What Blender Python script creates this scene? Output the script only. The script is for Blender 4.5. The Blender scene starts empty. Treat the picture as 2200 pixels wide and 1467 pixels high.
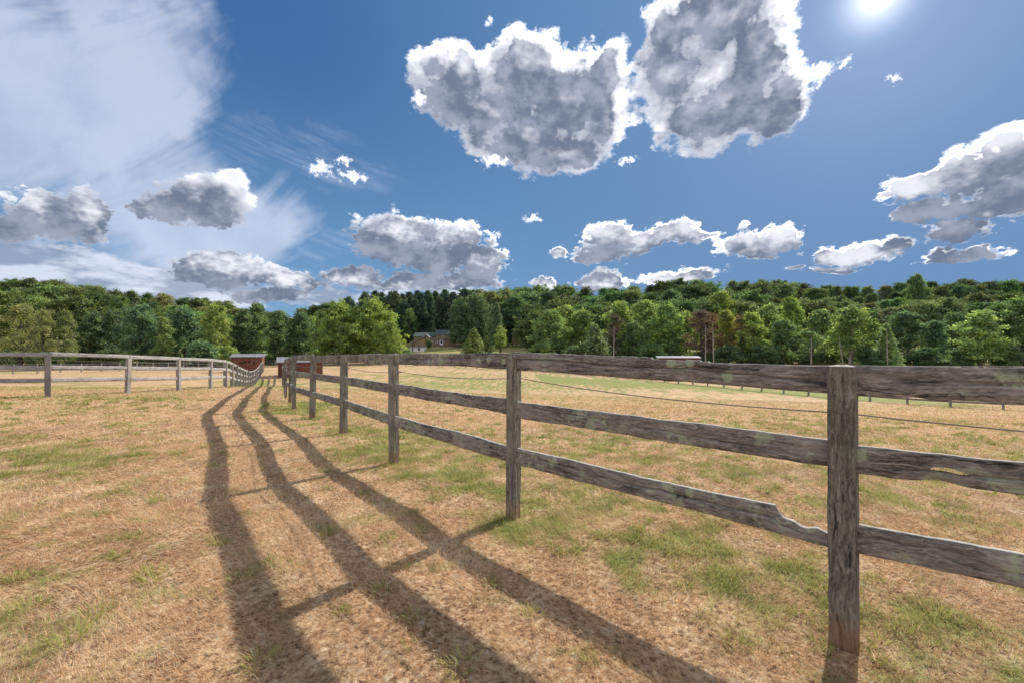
import bpy, math, random
import numpy as np
from mathutils import Vector, noise as mnoise

R = math.radians
S = bpy.context.scene
C = S.collection

# ------------------------------------------------------------------ camera
CAM_H, PITCH, FPX = 1.46, R(1.55), 978.0
cam = bpy.data.objects.new('camera', bpy.data.cameras.new('camera'))
C.objects.link(cam)
cam.location = (0, 0, CAM_H)
cam.rotation_euler = (math.pi / 2 + PITCH, 0, 0)
cam.data.sensor_width = 36.0
cam.data.lens = 36.0 * FPX / 2200.0
cam.data.clip_start = 0.05
cam.data.clip_end = 4000
S.camera = cam
S.view_settings.view_transform = 'Standard'
S.view_settings.look = 'None'
S.view_settings.exposure = 0.85
S.view_settings.gamma = 1.0
S.cycles.max_bounces = 6
S.cycles.diffuse_bounces = 3
S.cycles.transparent_max_bounces = 4
S.cycles.sample_clamp_indirect = 4.0

def direction(px, py):
    """unit direction in the world towards a place measured on the photograph (2200 x 1467)"""
    x, y, z = px - 1100.0, FPX, 733.5 - py
    c, s = math.cos(PITCH), math.sin(PITCH)
    v = Vector((x, y * c - z * s, y * s + z * c))
    return v.normalized()

def azel(px, py):
    d = direction(px, py)
    return math.atan2(d.x, d.y), math.asin(d.z)

SUN_DIR = direction(1885, -45)
SUN_EL = math.asin(SUN_DIR.z)
SUN_AZ = math.atan2(SUN_DIR.x, SUN_DIR.y)       # from +Y towards +X

# ------------------------------------------------------------------ node helpers
class NT:
    flat = False
    def __init__(self, tree):
        self.t = tree
        self.n = tree.nodes
        self.l = tree.links
    def new(self, kind, **kw):
        n = self.n.new(kind)
        for k, v in kw.items():
            setattr(n, k, v)
        return n
    def put(self, sock, v):
        if isinstance(v, bpy.types.NodeSocket):
            self.l.new(v, sock)
        elif v is not None:
            sock.default_value = v
    def m(self, op, a, b=None, c=None, clamp=False):
        n = self.new('ShaderNodeMath', operation=op)
        n.use_clamp = clamp
        self.put(n.inputs[0], a)
        if b is not None: self.put(n.inputs[1], b)
        if c is not None: self.put(n.inputs[2], c)
        return n.outputs[0]
    def v(self, op, a, b=None, scale=None):
        n = self.new('ShaderNodeVectorMath', operation=op)
        self.put(n.inputs[0], a)
        if b is not None: self.put(n.inputs[1], b)
        if scale is not None: self.put(n.inputs['Scale'], scale)
        return n.outputs['Value'] if op in ('LENGTH', 'DOT_PRODUCT', 'DISTANCE') else n.outputs['Vector']
    def xyz(self, x, y, z=0.0):
        n = self.new('ShaderNodeCombineXYZ')
        self.put(n.inputs[0], x); self.put(n.inputs[1], y); self.put(n.inputs[2], z)
        return n.outputs[0]
    def sep(self, v):
        n = self.new('ShaderNodeSeparateXYZ')
        self.put(n.inputs[0], v)
        return n.outputs[0], n.outputs[1], n.outputs[2]
    def noise(self, vec, scale, detail=4, rough=0.5, color=False, dist=0.0, lac=2.0):
        n = self.new('ShaderNodeTexNoise')
        if self.flat: n.noise_dimensions = '2D'
        self.put(n.inputs['Vector'], vec)
        n.inputs['Scale'].default_value = scale
        n.inputs['Detail'].default_value = detail
        n.inputs['Roughness'].default_value = rough
        n.inputs['Lacunarity'].default_value = lac
        n.inputs['Distortion'].default_value = dist
        return n.outputs['Color' if color else 'Fac']
    def sm(self, v, a, b, lo=0.0, hi=1.0, smooth=True):
        n = self.new('ShaderNodeMapRange')
        n.interpolation_type = 'SMOOTHSTEP' if smooth else 'LINEAR'
        n.clamp = True
        self.put(n.inputs['Value'], v)
        self.put(n.inputs['From Min'], a); self.put(n.inputs['From Max'], b)
        self.put(n.inputs['To Min'], lo); self.put(n.inputs['To Max'], hi)
        return n.outputs[0]
    def mix(self, f, a, b, blend='MIX'):
        n = self.new('ShaderNodeMix', data_type='RGBA', blend_type=blend)
        n.clamp_factor = True
        self.put(n.inputs[0], f)
        for s, v in ((n.inputs[6], a), (n.inputs[7], b)):
            if not isinstance(v, bpy.types.NodeSocket): v = (*v[:3], 1.0)
            self.put(s, v)
        return n.outputs[2]

# ------------------------------------------------------------------ world: sky, high veil, cumulus
world = bpy.data.worlds.new('World')
S.world = world
world.use_nodes = True
NT.flat = True            # the sky lives on (azimuth, elevation)
W = NT(world.node_tree)
W.n.clear()
SKY_STRENGTH = 0.10
sky = W.new('ShaderNodeTexSky', sky_type='NISHITA')
sky.sun_disc = False
sky.sun_elevation = SUN_EL
sky.sun_rotation = SUN_AZ
sky.altitude = 0
sky.air_density = 1.0
sky.dust_density = 0.6
sky.ozone_density = 2.5
tc = W.new('ShaderNodeTexCoord')
D = W.v('NORMALIZE', tc.outputs['Generated'])
dx, dy, dz = W.sep(D)
az = W.m('ARCTAN2', dx, dy)
el = W.m('ARCSINE', dz)
P0 = W.xyz(az, el, 0.0)

# (x, y, half width, half height) of the billows, measured on the photograph
LOBES = [
 (985,175,98,90),(1120,150,110,88),(1235,215,135,108),(1140,285,122,82),(1315,150,50,62),(1215,325,88,50),(1060,235,105,95),(1290,240,72,72),
 (1545,40,162,112),(1450,150,97,117),(1560,215,165,97),(1625,110,92,122),(1655,232,88,58),(1500,250,112,57),(1440,60,52,62),
 (2220,350,170,85),(2070,378,120,50),(1965,395,82,38),(2110,445,110,20),(2000,463,75,16),
 (870,505,108,50),(960,520,98,50),(820,510,60,34),(1040,560,60,32),(930,555,120,32),
 (765,594,72,24),(990,600,98,16),(880,604,80,14),
 (1310,502,62,29),(1395,514,70,17),(1450,498,66,29),(1515,508,40,17),
 (1198,537,22,13),(1285,549,70,18),(1375,539,20,9),
 (1620,528,82,23),(1668,512,54,27),(1590,488,18,12),
 (1835,540,86,20),(1910,522,42,15),(2045,508,86,23),(2060,547,112,11),(1790,578,54,8),(1715,575,18,5),
 (1300,602,68,17),(1440,590,72,16),(1505,578,50,14),(1165,608,32,14),
 (430,422,104,48),(500,408,52,40),(355,440,62,36),(440,468,58,22),
 (120,465,108,46),(195,460,47,55),(30,490,56,26),
 (500,578,112,34),(625,602,64,30),(430,584,54,22),(570,634,85,14),
]
WISPS = [(688,362,34,20),(755,378,44,14),(738,345,22,10),(1815,134,17,24),(1758,145,22,12),(1922,166,22,16),(900,214,18,20),(1062,346,44,16),(1345,345,30,8),(1185,70,12,14),(1145,470,22,10)]
VEIL = [(140,330,230,130),(420,300,120,120),(60,230,420,360),(270,250,260,330),(360,470,320,210),(520,520,190,130),(250,0,220,190)]
LOW = [(60,575,300,75),(230,600,300,55),(420,625,260,36),(660,640,280,22),(900,622,180,18)]
STREAK = [(700,400,220,50),(620,340,150,60),(720,560,140,40),(560,640,260,60)]

def ell(px, py, rx, ry):
    a0, e0 = azel(px, py)
    ax, _ = azel(px + rx, py); bx, _ = azel(px - rx, py)
    _, ey = azel(px, py + ry); _, fy = azel(px, py - ry)
    return a0, e0, abs(ax - bx) / 2, abs(ey - fy) / 2

def lobe_max(N, p, lobes):
    out = None
    for q in lobes:
        a0, e0, ra, re = ell(*q)
        n = N.new('ShaderNodeVectorMath', operation='MULTIPLY_ADD')
        N.put(n.inputs[0], p)
        n.inputs[1].default_value = (1 / ra, 1 / re, 0)
        n.inputs[2].default_value = (-a0 / ra, -e0 / re, 0)
        L = N.v('LENGTH', n.outputs[0])
        out = L if out is None else N.m('SMOOTH_MIN', out, L, 0.25)
    return N.m('SUBTRACT', 1.0, out)

def density_group(name, fine):
    grp = bpy.data.node_groups.new(name, 'ShaderNodeTree')
    grp.interface.new_socket('P', in_out='INPUT', socket_type='NodeSocketVector')
    grp.interface.new_socket('Density', in_out='OUTPUT', socket_type='NodeSocketFloat')
    G = NT(grp)
    gi, go = G.new('NodeGroupInput'), G.new('NodeGroupOutput')
    p = gi.outputs[0]
    ps = G.v('MULTIPLY', p, (1.0, 1.5, 1.0))
    w1 = G.v('SUBTRACT', G.noise(ps, 9.0, 2, 0.55, color=True), (0.5, 0.5, 0.5))
    p2 = G.v('ADD', p, G.v('SCALE', w1, scale=0.050))
    base = lobe_max(G, p2, LOBES)
    w2 = G.v('SUBTRACT', G.noise(ps, 45.0, 5 if fine else 2, 0.62, color=True), (0.5, 0.5, 0.5))
    pb = G.v('ADD', ps, G.v('SCALE', w2, scale=0.020 if fine else 0.012))
    vor = G.new('ShaderNodeTexVoronoi', voronoi_dimensions='2D', feature='F1')
    vor.normalize = True
    vor.inputs['Scale'].default_value = 15.0
    vor.inputs['Detail'].default_value = 3.0 if fine else 1.4
    vor.inputs['Roughness'].default_value = 0.62
    vor.inputs['Lacunarity'].default_value = 2.3
    G.put(vor.inputs['Vector'], pb)
    puff = G.m('MULTIPLY', G.m('SUBTRACT', 0.36, vor.outputs['Distance']), 1.25)
    pe = G.sep(p)[1]
    small = G.sm(pe, 0.36, 0.22)
    vo2 = G.new('ShaderNodeTexVoronoi', voronoi_dimensions='2D', feature='F1')
    vo2.normalize = True
    vo2.inputs['Scale'].default_value = 46.0
    vo2.inputs['Detail'].default_value = 2.0 if fine else 1.0
    vo2.inputs['Roughness'].default_value = 0.7
    G.put(vo2.inputs['Vector'], pb)
    puff2 = G.m('MULTIPLY', G.m('SUBTRACT', 0.34, vo2.outputs['Distance']), G.sm(small, 0, 1, 0.35, 1.5))
    puff = G.m('ADD', G.m('MULTIPLY', puff, G.sm(small, 0, 1, 1.0, 0.45)), puff2)
    f1 = G.noise(pb, 13.0, 4 if fine else 2, 0.55)
    den = G.m('ADD', base, G.m('ADD', puff, G.m('MULTIPLY', G.m('SUBTRACT', f1, 0.5), 0.7)))
    G.put(go.inputs[0], den)
    return grp
GF, GC = density_group('cloud_density', True), density_group('cloud_density_soft', False)

def dens(N, vec, g=None):
    n = N.new('ShaderNodeGroup')
    n.node_tree = g or GC
    N.put(n.inputs[0], vec)
    return n.outputs[0]

t0 = dens(W, P0, GF)
# towards the light, seen from each cloud
tosun = W.v('NORMALIZE', W.v('SUBTRACT', (SUN_AZ, SUN_EL, 0), P0))
up = W.v('NORMALIZE', W.v('ADD', tosun, (0, 1.1, 0)))
t1 = dens(W, W.v('ADD', P0, W.v('SCALE', up, scale=0.014)))
t2 = dens(W, W.v('ADD', P0, W.v('SCALE', up, scale=0.045)))
alpha = W.sm(W.m('ADD', W.m('MULTIPLY', t0, .8), W.m('MULTIPLY', t1, .2)), -0.03, 0.24)
sdot = W.v('DOT_PRODUCT', D, tuple(SUN_DIR))
near = W.sm(sdot, 0.45, 0.95)
big = W.noise(P0, 9.0, 4, 0.6)
g = W.m('ADD', W.m('MULTIPLY', W.m('SUBTRACT', t0, t1), 0.42), W.m('MULTIPLY', W.m('SUBTRACT', t1, t2), 1.0))
lowc = W.sm(el, 0.34, 0.20)            # the small far clouds
relief = W.sm(g, W.m('ADD', 0.12, W.m('MULTIPLY', lowc, 0.10)), W.m('ADD', 1.25, W.m('MULTIPLY', lowc, 0.45)))
relief = W.m('MULTIPLY', relief, W.sm(sdot, 0.55, 0.92, 1.0, 0.52))
te = W.m('ADD', W.m('MULTIPLY', t0, .62), W.m('MULTIPLY', t1, .38))
edge = W.sm(te, 0.02, W.m('MULTIPLY', W.sm(big, 0.36, 0.66, 0.28, 0.72), W.m('SUBTRACT', 1.0, W.m('MULTIPLY', lowc, 0.55))), 1.0, 0.0, smooth=False)
edge = W.m('POWER', edge, 0.8)
edge = W.m('MULTIPLY', edge, W.sm(near, 0.0, 1.0, 0.55, 1.25))
edge = W.m('MULTIPLY', edge, W.sm(g, -0.35, 0.45, 0.40, 1.0))
lit = W.m('ADD', W.m('MULTIPLY', relief, 0.9), edge, clamp=True)
bright = W.m('MULTIPLY', lit, W.m('ADD', 0.84, W.m('MULTIPLY', near, 0.6)))
mott = W.noise(W.v('MULTIPLY', P0, (1, 1.4, 1)), 14.0, 7, 0.62)
shade_col = W.mix(W.sm(mott, 0.36, 0.66), (0.95, 1.18, 1.70), (1.95, 2.15, 2.75))
cl = W.mix(bright, shade_col, (6.3, 6.4, 6.8))
hot = W.m('MULTIPLY', W.sm(bright, 0.7, 1.25), 3.0)
cl = W.v('ADD', cl, W.xyz(hot, hot, hot))

# veil of high cloud, streaked
r1 = W.new('ShaderNodeVectorRotate', rotation_type='Z_AXIS')
W.put(r1.inputs['Vector'], P0)
r1.inputs['Angle'].default_value = R(-38)
sv = W.v('MULTIPLY', r1.outputs[0], (1.8, 7.0, 1.0))
vn = W.noise(sv, 1.6, 7, 0.6, dist=0.6)
vn2 = W.noise(P0, 5.0, 5, 0.6)
pv = W.v('ADD', P0, W.v('SCALE', W.v('SUBTRACT', W.noise(P0, 3.0, 5, 0.6, color=True), (0.5, 0.5, 0.5)), scale=0.30))
vb = lobe_max(W, pv, VEIL)
va = W.sm(W.m('ADD', vb, W.m('MULTIPLY', W.m('SUBTRACT', vn, 0.5), 1.25)), -0.10, 0.66)
va = W.m('MULTIPLY', va, W.sm(vn2, 0.2, 0.62, 0.46, 0.68))
sb = lobe_max(W, pv, STREAK)
r2 = W.new('ShaderNodeVectorRotate', rotation_type='Z_AXIS')
W.put(r2.inputs['Vector'], P0)
r2.inputs['Angle'].default_value = R(14)
sn = W.noise(W.v('MULTIPLY', r2.outputs[0], (2.0, 16.0, 1.0)), 3.2, 6, 0.62)
sa = W.m('MULTIPLY', W.m('MULTIPLY', W.sm(sb, 0.0, 0.7), W.sm(sn, 0.34, 0.84)), 0.26)
va = W.m('MAXIMUM', va, sa)
# low grey-white bank near the horizon on the left
lb = lobe_max(W, W.v('ADD', P0, W.v('SCALE', w1s := W.v('SUBTRACT', W.noise(W.v('MULTIPLY', P0, (1, 2.4, 1)), 9.0, 6, 0.6, color=True), (0.5, 0.5, 0.5)), scale=0.06)), LOW)
ln = W.noise(W.v('MULTIPLY', P0, (1, 3.0, 1)), 9.0, 8, 0.6)
la = W.m('MULTIPLY', W.sm(W.m('ADD', lb, W.m('MULTIPLY', W.m('SUBTRACT', ln, 0.5), 1.6)), -0.1, 0.4), 0.8)
lcol = W.mix(W.sm(ln, 0.40, 0.62), (1.9, 2.2, 2.9), (4.5, 4.7, 5.4))

skyc = W.mix(W.sm(el, 0.0, 0.62), (0.85, 1.85, 3.2), (0.27, 0.80, 1.95))
skyc = W.mix(W.sm(sdot, 0.55, 1.0), skyc, (0.66, 1.42, 2.75))
skyc = W.mix(0.045, skyc, W.v('MINIMUM', sky.outputs[0], (6.0, 6.0, 7.0)))
# the aureole of the sun
disc = W.m('MAXIMUM', W.v('DOT_PRODUCT', D, tuple(direction(1885, -8))), 0.0)
sg = W.m('ADD', W.m('MULTIPLY', W.m('POWER', disc, 20000.0), 24.0),
         W.m('ADD', W.m('MULTIPLY', W.m('POWER', disc, 1500.0), 4.5), W.m('MULTIPLY', W.m('POWER', disc, 45.0), 0.75)))
skyc = W.v('ADD', skyc, W.v('SCALE', W.xyz(1.0, 0.98, 1.05), scale=sg))
c1 = W.mix(va, skyc, (4.2, 4.5, 5.4))
c2 = W.mix(la, c1, lcol)
# keep clouds off the lower half of the sphere
alpha = W.m('MULTIPLY', alpha, W.sm(el, -0.02, 0.0))
c3 = W.mix(alpha, c2, cl)
wq = W.v('ADD', P0, W.v('SCALE', W.v('SUBTRACT', W.noise(P0, 55.0, 4, 0.65, color=True), (0.5, 0.5, 0.5)), scale=0.045))
wl = W.m('ADD', lobe_max(W, wq, WISPS), W.m('MULTIPLY', W.m('SUBTRACT', W.noise(P0, 90.0, 4, 0.7), 0.5), 1.3))
c3 = W.mix(W.m('MULTIPLY', W.sm(wl, 0.05, 0.75), 0.92), c3, (7.0, 7.1, 7.6))
# the rest of the sky, behind the viewer and overhead: bright broken cloud, unseen, added as fill light
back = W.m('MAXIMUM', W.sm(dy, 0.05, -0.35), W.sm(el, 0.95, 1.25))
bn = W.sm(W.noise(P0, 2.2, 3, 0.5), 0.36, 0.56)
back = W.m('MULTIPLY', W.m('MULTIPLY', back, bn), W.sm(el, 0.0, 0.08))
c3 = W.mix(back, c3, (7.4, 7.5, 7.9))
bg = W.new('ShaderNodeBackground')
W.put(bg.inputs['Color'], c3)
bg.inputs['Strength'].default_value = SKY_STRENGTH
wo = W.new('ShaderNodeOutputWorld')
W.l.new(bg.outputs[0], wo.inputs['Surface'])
world.cycles.sampling_method = 'MANUAL'
world.cycles.sample_map_resolution = 512

# ------------------------------------------------------------------ sun
sd = bpy.data.lights.new('sun', 'SUN')
sd.energy = 3.9
sd.angle = R(0.5)
sd.color = (1.0, 0.93, 0.82)
sun = bpy.data.objects.new('sun', sd)
C.objects.link(sun)
sun.rotation_euler = (-SUN_DIR).to_track_quat('-Z', 'Y').to_euler()

NT.flat = False
# ------------------------------------------------------------------ object helpers
def link(name, me, mat=None, parent=None):
    o = bpy.data.objects.new(name, me)
    C.objects.link(o)
    if mat is not None:
        me.materials.append(mat)
    if parent is not None:
        o.parent = parent
    return o

def tag(o, label=None, cat=None, group=None, kind=None):
    if label: o['label'] = label
    if cat: o['category'] = cat
    if group: o['group'] = group
    if kind: o['kind'] = kind
    return o

def thing(name, label, cat, loc=(0, 0, 0), rz=0.0, group=None):
    o = bpy.data.objects.new(name, None)
    C.objects.link(o)
    o.empty_display_size = 0.2
    o.location = loc
    o.rotation_euler = (0, 0, rz)
    return tag(o, label, cat, group)

def np_mesh(name, verts, loops, sizes, smooth=False):
    me = bpy.data.meshes.new(name)
    verts = np.asarray(verts, dtype=np.float32)
    loops = np.asarray(loops, dtype=np.int32).ravel()
    sizes = np.asarray(sizes, dtype=np.int32).ravel()
    me.vertices.add(len(verts)); me.vertices.foreach_set('co', verts.ravel())
    me.loops.add(len(loops)); me.loops.foreach_set('vertex_index', loops)
    me.polygons.add(len(sizes))
    st = np.concatenate([[0], np.cumsum(sizes)[:-1]]).astype(np.int32)
    me.polygons.foreach_set('loop_start', st)
    if smooth:
        me.polygons.foreach_set('use_smooth', np.ones(len(sizes), dtype=bool))
    me.update(calc_edges=True)
    me.validate()
    return me

class MB:
    """gathers simple solids into one mesh"""
    def __init__(self):
        self.v, self.f = [], []
    def add(self, vs, fs):
        b = len(self.v)
        self.v += [tuple(q) for q in vs]
        self.f += [tuple(b + i for i in f) for f in fs]
    def box(self, x0, x1, y0, y1, z0, z1):
        self.add([(x0,y0,z0),(x1,y0,z0),(x1,y1,z0),(x0,y1,z0),(x0,y0,z1),(x1,y0,z1),(x1,y1,z1),(x0,y1,z1)],
                 [(0,3,2,1),(4,5,6,7),(0,1,5,4),(1,2,6,5),(2,3,7,6),(3,0,4,7)])
    def prism(self, poly, y0, y1):
        """poly: (x, z) outline, anticlockwise seen from -Y"""
        n = len(poly)
        self.add([(x, y0, z) for x, z in poly] + [(x, y1, z) for x, z in poly],
                 [tuple(range(n))] + [tuple(reversed(range(n, 2*n)))] +
                 [((i+1) % n, i, n+i, n+(i+1) % n) for i in range(n)])
    def tube(self, pts, rad, n=6, cap=True):
        pts = [Vector(q) for q in pts]
        if not isinstance(rad, (list, tuple)): rad = [rad]*len(pts)
        rings = []
        for i, q in enumerate(pts):
            d = (pts[min(i+1, len(pts)-1)] - pts[max(i-1, 0)]).normalized()
            a = d.cross(Vector((0.13, 0.9, 0.31))).normalized()
            b = d.cross(a)
            rings.append([q + (a*math.cos(2*math.pi*k/n) + b*math.sin(2*math.pi*k/n))*rad[i] for k in range(n)])
        vs = [v for r in rings for v in r]
        fs = [(i*n+k, i*n+(k+1) % n, (i+1)*n+(k+1) % n, (i+1)*n+k) for i in range(len(pts)-1) for k in range(n)]
        if cap: fs += [tuple(reversed(range(n))), tuple((len(pts)-1)*n+k for k in range(n))]
        self.add(vs, fs)
    def build(self, name, mat, parent=None, smooth=False):
        me = bpy.data.meshes.new(name)
        me.from_pydata(self.v, [], self.f)
        if smooth:
            for q in me.polygons: q.use_smooth = True
        me.update()
        return link(name, me, mat, parent)

def new_mat(name):
    m = bpy.data.materials.new(name)
    m.use_nodes = True
    m.node_tree.nodes.clear()
    N = NT(m.node_tree)
    out = N.new('ShaderNodeOutputMaterial')
    return m, N, out

def principled(N, out, col, rough=0.8, normal=None, spec=0.3, metal=0.0):
    b = N.new('ShaderNodeBsdfPrincipled')
    if not isinstance(col, bpy.types.NodeSocket): col = (*col[:3], 1.0)
    N.put(b.inputs['Base Color'], col)
    N.put(b.inputs['Roughness'], rough)
    b.inputs['Specular IOR Level'].default_value = spec
    b.inputs['Metallic'].default_value = metal
    if normal is not None: N.put(b.inputs['Normal'], normal)
    N.l.new(b.outputs[0], out.inputs['Surface'])
    return b

def bump(N, h, strength=0.5, dist=0.02):
    n = N.new('ShaderNodeBump')
    N.put(n.inputs['Height'], h)
    n.inputs['Strength'].default_value = strength
    n.inputs['Distance'].default_value = dist
    return n.outputs[0]

def objco(N):
    return N.new('ShaderNodeTexCoord').outputs['Object']

# ------------------------------------------------------------------ terrain: heights measured on the photograph
CP = [
 (0,0,0),(4,0,0),(-6,0,.02),(12,0,-.12),(-20,0,.1),(0,-15,0),(-25,-15,0),(25,-15,-.1),(1.7,2.3,.0),
 (0,4,.04),(-1.2,2.5,.06),(-2.6,4.2,.08),(-1.5,6,.05),(-3,8.2,.03),(-5.7,12,-.02),(-7,14.2,-.08),(-8.1,16.5,-.15),(-9.3,18.8,-.22),
 (-14.9,14.7,.06),(-14.4,17.1,-.03),(-14.5,19.7,-.13),(-15,22.8,-.24),(-20,15,.02),(-40,20,-.5),(-30,30,-.8),
 (-12,23,-.32),(-13,26,-.42),(-17,28,-.62),(-15,31,-.85),(-17,34,-1.1),(-25,45,-1.62),(-22,42,-1.6),(-28,53,-1.45),(-34,64,-1.0),(-28,60,-1.05),(-45,80,-1.0),(-52,100,-1.2),
 (10,10,-.25),(15,15,-.75),(20,20,-1.3),(31,31,-2.2),(20,45,-2.25),(20,68,-2.2),(0,10,-.1),(0,15,-.35),(0,20,-.7),(0,30,-1.3),(0,45,-2.0),
 (0,60,-2.2),(0,75,-2.0),(0,100,-1.2),(-15,60,-1.7),(-13,40,-1.5),(-8,28,-.95),(50,60,-2.3),(80,75,-1.8),(45,100,-1.3),(100,105,-.9),(60,35,-2.0),(40,10,-1.2),
 (-40,42,-1.1),(-68,60,-1.3),(-60,98,-1.4),(-100,95,-1.3),(-90,60,-1.0),
 (-15,120,-.5),(-15,150,1.4),(-30,165,2.8),(-40,190,4.6),(-18,190,5.0),(0,200,6.2),(22,200,6.5),(0,160,2.2),(-45,140,.2),(-60,160,1.5),
 (60,130,.2),(130,125,1),(170,120,2),(-130,110,0),(-170,120,2),
 (-150,170,10),(-110,175,9.5),(-80,180,6),(-60,200,6),(40,180,6),(90,180,8),(140,180,10),(190,180,12),
 (-200,240,24),(-120,240,17),(-60,250,13),(-20,250,15),(30,245,20),(80,240,24),(130,240,25),(180,230,24),(240,220,24),
 (-250,320,28),(-80,330,24),(60,330,28),(250,320,30),(0,450,28),(-350,400,26),(350,400,28),(-300,100,4),(300,100,4),(-200,-50,1),(200,-50,-1),
]
_c = np.array(CP, dtype=float)
_P, _Z = _c[:, :2] / 100.0, _c[:, 2]
def _k(r2):
    return 0.5 * r2 * np.log(r2 + 1e-9)
_n = len(_P)
_d2 = ((_P[:, None] - _P[None]) ** 2).sum(-1)
_A = np.zeros((_n + 3, _n + 3))
_A[:_n, :_n] = _k(_d2) + np.eye(_n) * 2e-5
_A[:_n, _n] = 1; _A[:_n, _n+1:] = _P; _A[_n, :_n] = 1; _A[_n+1:, :_n] = _P.T
_w = np.linalg.solve(_A, np.concatenate([_Z, [0, 0, 0]]))

def height(x, y):
    x = np.atleast_1d(np.asarray(x, float)); y = np.atleast_1d(np.asarray(y, float))
    sh = x.shape
    x = np.clip(x.ravel(), -360, 360); y = np.clip(y.ravel(), -60, 460)
    out = np.empty(len(x))
    for i in range(0, len(x), 60000):
        q = np.stack([x[i:i+60000], y[i:i+60000]], 1) / 100.0
        d2 = ((q[:, None] - _P[None]) ** 2).sum(-1)
        out[i:i+60000] = _k(d2) @ _w[:_n] + _w[_n] + q @ _w[_n+1:]
    return out.reshape(sh)

def h1(x, y):
    return float(height(x, y)[0])

# value noise, for where the turf is green and how thick it grows
_rs = np.random.RandomState(7)
_T = _rs.rand(256, 256)
def vnoise(x, y, s):
    x = np.asarray(x) / s + 1000.3; y = np.asarray(y) / s + 1000.7
    xi, yi = np.floor(x).astype(int), np.floor(y).astype(int)
    fx, fy = x - xi, y - yi
    fx = fx*fx*(3-2*fx); fy = fy*fy*(3-2*fy)
    g = lambda a, b: _T[a % 256, b % 256]
    return (g(xi, yi)*(1-fx)+g(xi+1, yi)*fx)*(1-fy) + (g(xi, yi+1)*(1-fx)+g(xi+1, yi+1)*fx)*fy
def fbm(x, y, s, o=4):
    return sum(vnoise(x + 17*k, y - 31*k, s / 2**k) * 0.5**k for k in range(o)) / sum(0.5**k for k in range(o))

# fence line on the right; its side away from the lane is the paddock
LINE_R = [(3.65,.72),(1.675,2.335),(0.01,3.99),(-1.53,5.93),(-3.04,8.25),(-4.5,10.3),(-5.80,12.15),(-6.93,14.25),(-8.15,16.45)]
def fence_x(y):
    xs = [q[0] for q in LINE_R][::-1]; ys = [q[1] for q in LINE_R][::-1]
    y = np.asarray(y, float)
    near = np.interp(y, [q[1] for q in LINE_R], [q[0] for q in LINE_R])
    return np.where(y > 16.45, -8.15 - 0.507 * (y - 16.45), near)

def greenness(x, y):
    """how green the turf is, 0 dry straw to 1 fresh"""
    x = np.asarray(x, float); y = np.asarray(y, float)
    a = fbm(x, y, 2.6, 5) - 0.5
    b = fbm(x + 50, y * 1.0, 0.5, 3) - 0.5
    c = fbm(x - 90, y + 40, 9.0, 3) - 0.5
    d = fbm(x + 9, y - 70, 0.16, 2) - 0.5
    g = 0.12 + 0.30 * a + 0.50 * b + 0.3 * c + 1.25 * d
    s = x - fence_x(y)
    g += 0.24 * np.exp(-((s - 0.5) / 1.1) ** 2) * (y < 40)               # along the fence foot
    g += 0.14 * (s > -.4) * (y < 9)                                        # near paddock, mixed yellow green
    g += 0.30 * np.exp(-(((x + 7) / 3.2) ** 2 + ((y - 5.8) / 1.5) ** 2))   # green drift on the left
    g += 0.12 * np.exp(-(((x + 2.6) / 1.1) ** 2 + ((y - 2.3) / .5) ** 2))
    g += 0.25 * np.exp(-(((x + 13) / 3) ** 2 + ((y - 15) / 1.2) ** 2))
    g += 0.55 * np.exp(-(((x + 6.0) / .8) ** 2 + ((y - 12.6) / 2.2) ** 2))
    g -= 0.26 * np.exp(-((s + 2.0) / 1.1) ** 2) * (y < 25)               # worn lane
    lane = np.exp(-((s + 3.2) / 3.0) ** 2)
    g += lane * 0.42 * ((y > 24) & (y < 52))
    g += 0.45 * np.exp(-(((x + 5) / 17) ** 2 + ((y - 50) / 14) ** 2)) * (s > 0)
    g += 0.75 * np.exp(-((y - (60 - 1.05 * (x - 13))) / 7.0) ** 2) * (x > 4) * (x < 34)
    g += 0.28 * np.exp(-(((x + 27) / 12) ** 2 + ((y - 30) / 9) ** 2))
    g = np.where(y > 26, g + 0.10, g)
    g = np.where(y > 60, g + 0.10, g)
    g = np.where(y > 125, 0.62 + 0.9 * a + 0.4 * c, g)
    return np.clip(g, 0, 1)

# ---- turf colour, shared by the soil sheet and the blades
tg = bpy.data.node_groups.new('turf_colour', 'ShaderNodeTree')
tg.interface.new_socket('Green', in_out='INPUT', socket_type='NodeSocketFloat')
tg.interface.new_socket('Random', in_out='INPUT', socket_type='NodeSocketFloat')
tg.interface.new_socket('Color', in_out='OUTPUT', socket_type='NodeSocketColor')
G = NT(tg)
gi, go = G.new('NodeGroupInput'), G.new('NodeGroupOutput')
pos = G.new('ShaderNodeNewGeometry').outputs['Position']
n1 = G.noise(pos, 0.35, 4, 0.6)
n2 = G.noise(pos, 3.0, 4, 0.6)
dry = G.mix(G.sm(n1, 0.35, 0.65), (0.66, 0.395, 0.210), (0.72, 0.465, 0.255))
dry = G.mix(G.sm(n2, 0.45, 0.75), dry, (0.86, 0.63, 0.38))
dry = G.mix(G.m('MULTIPLY', G.sm(gi.outputs[1], 0.6, 1.0), 0.9), dry, (0.85, 0.72, 0.52))
dry = G.mix(G.m('MULTIPLY', G.sm(gi.outputs[1], 0.42, 0.0), 0.92), dry, (0.30, 0.16, 0.085))
grn = G.mix(G.sm(n2, 0.35, 0.7), (0.26, 0.29, 0.085), (0.43, 0.42, 0.12))
grn = G.mix(G.sm(gi.outputs[1], 0.6, 1.0), grn, (0.36, 0.39, 0.16))
G.put(go.inputs[0], G.mix(G.sm(gi.outputs[0], 0.28, 0.72), dry, grn))

def attr(N, name):
    n = N.new('ShaderNodeAttribute')
    n.attribute_name = name
    return n.outputs['Fac']

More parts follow.
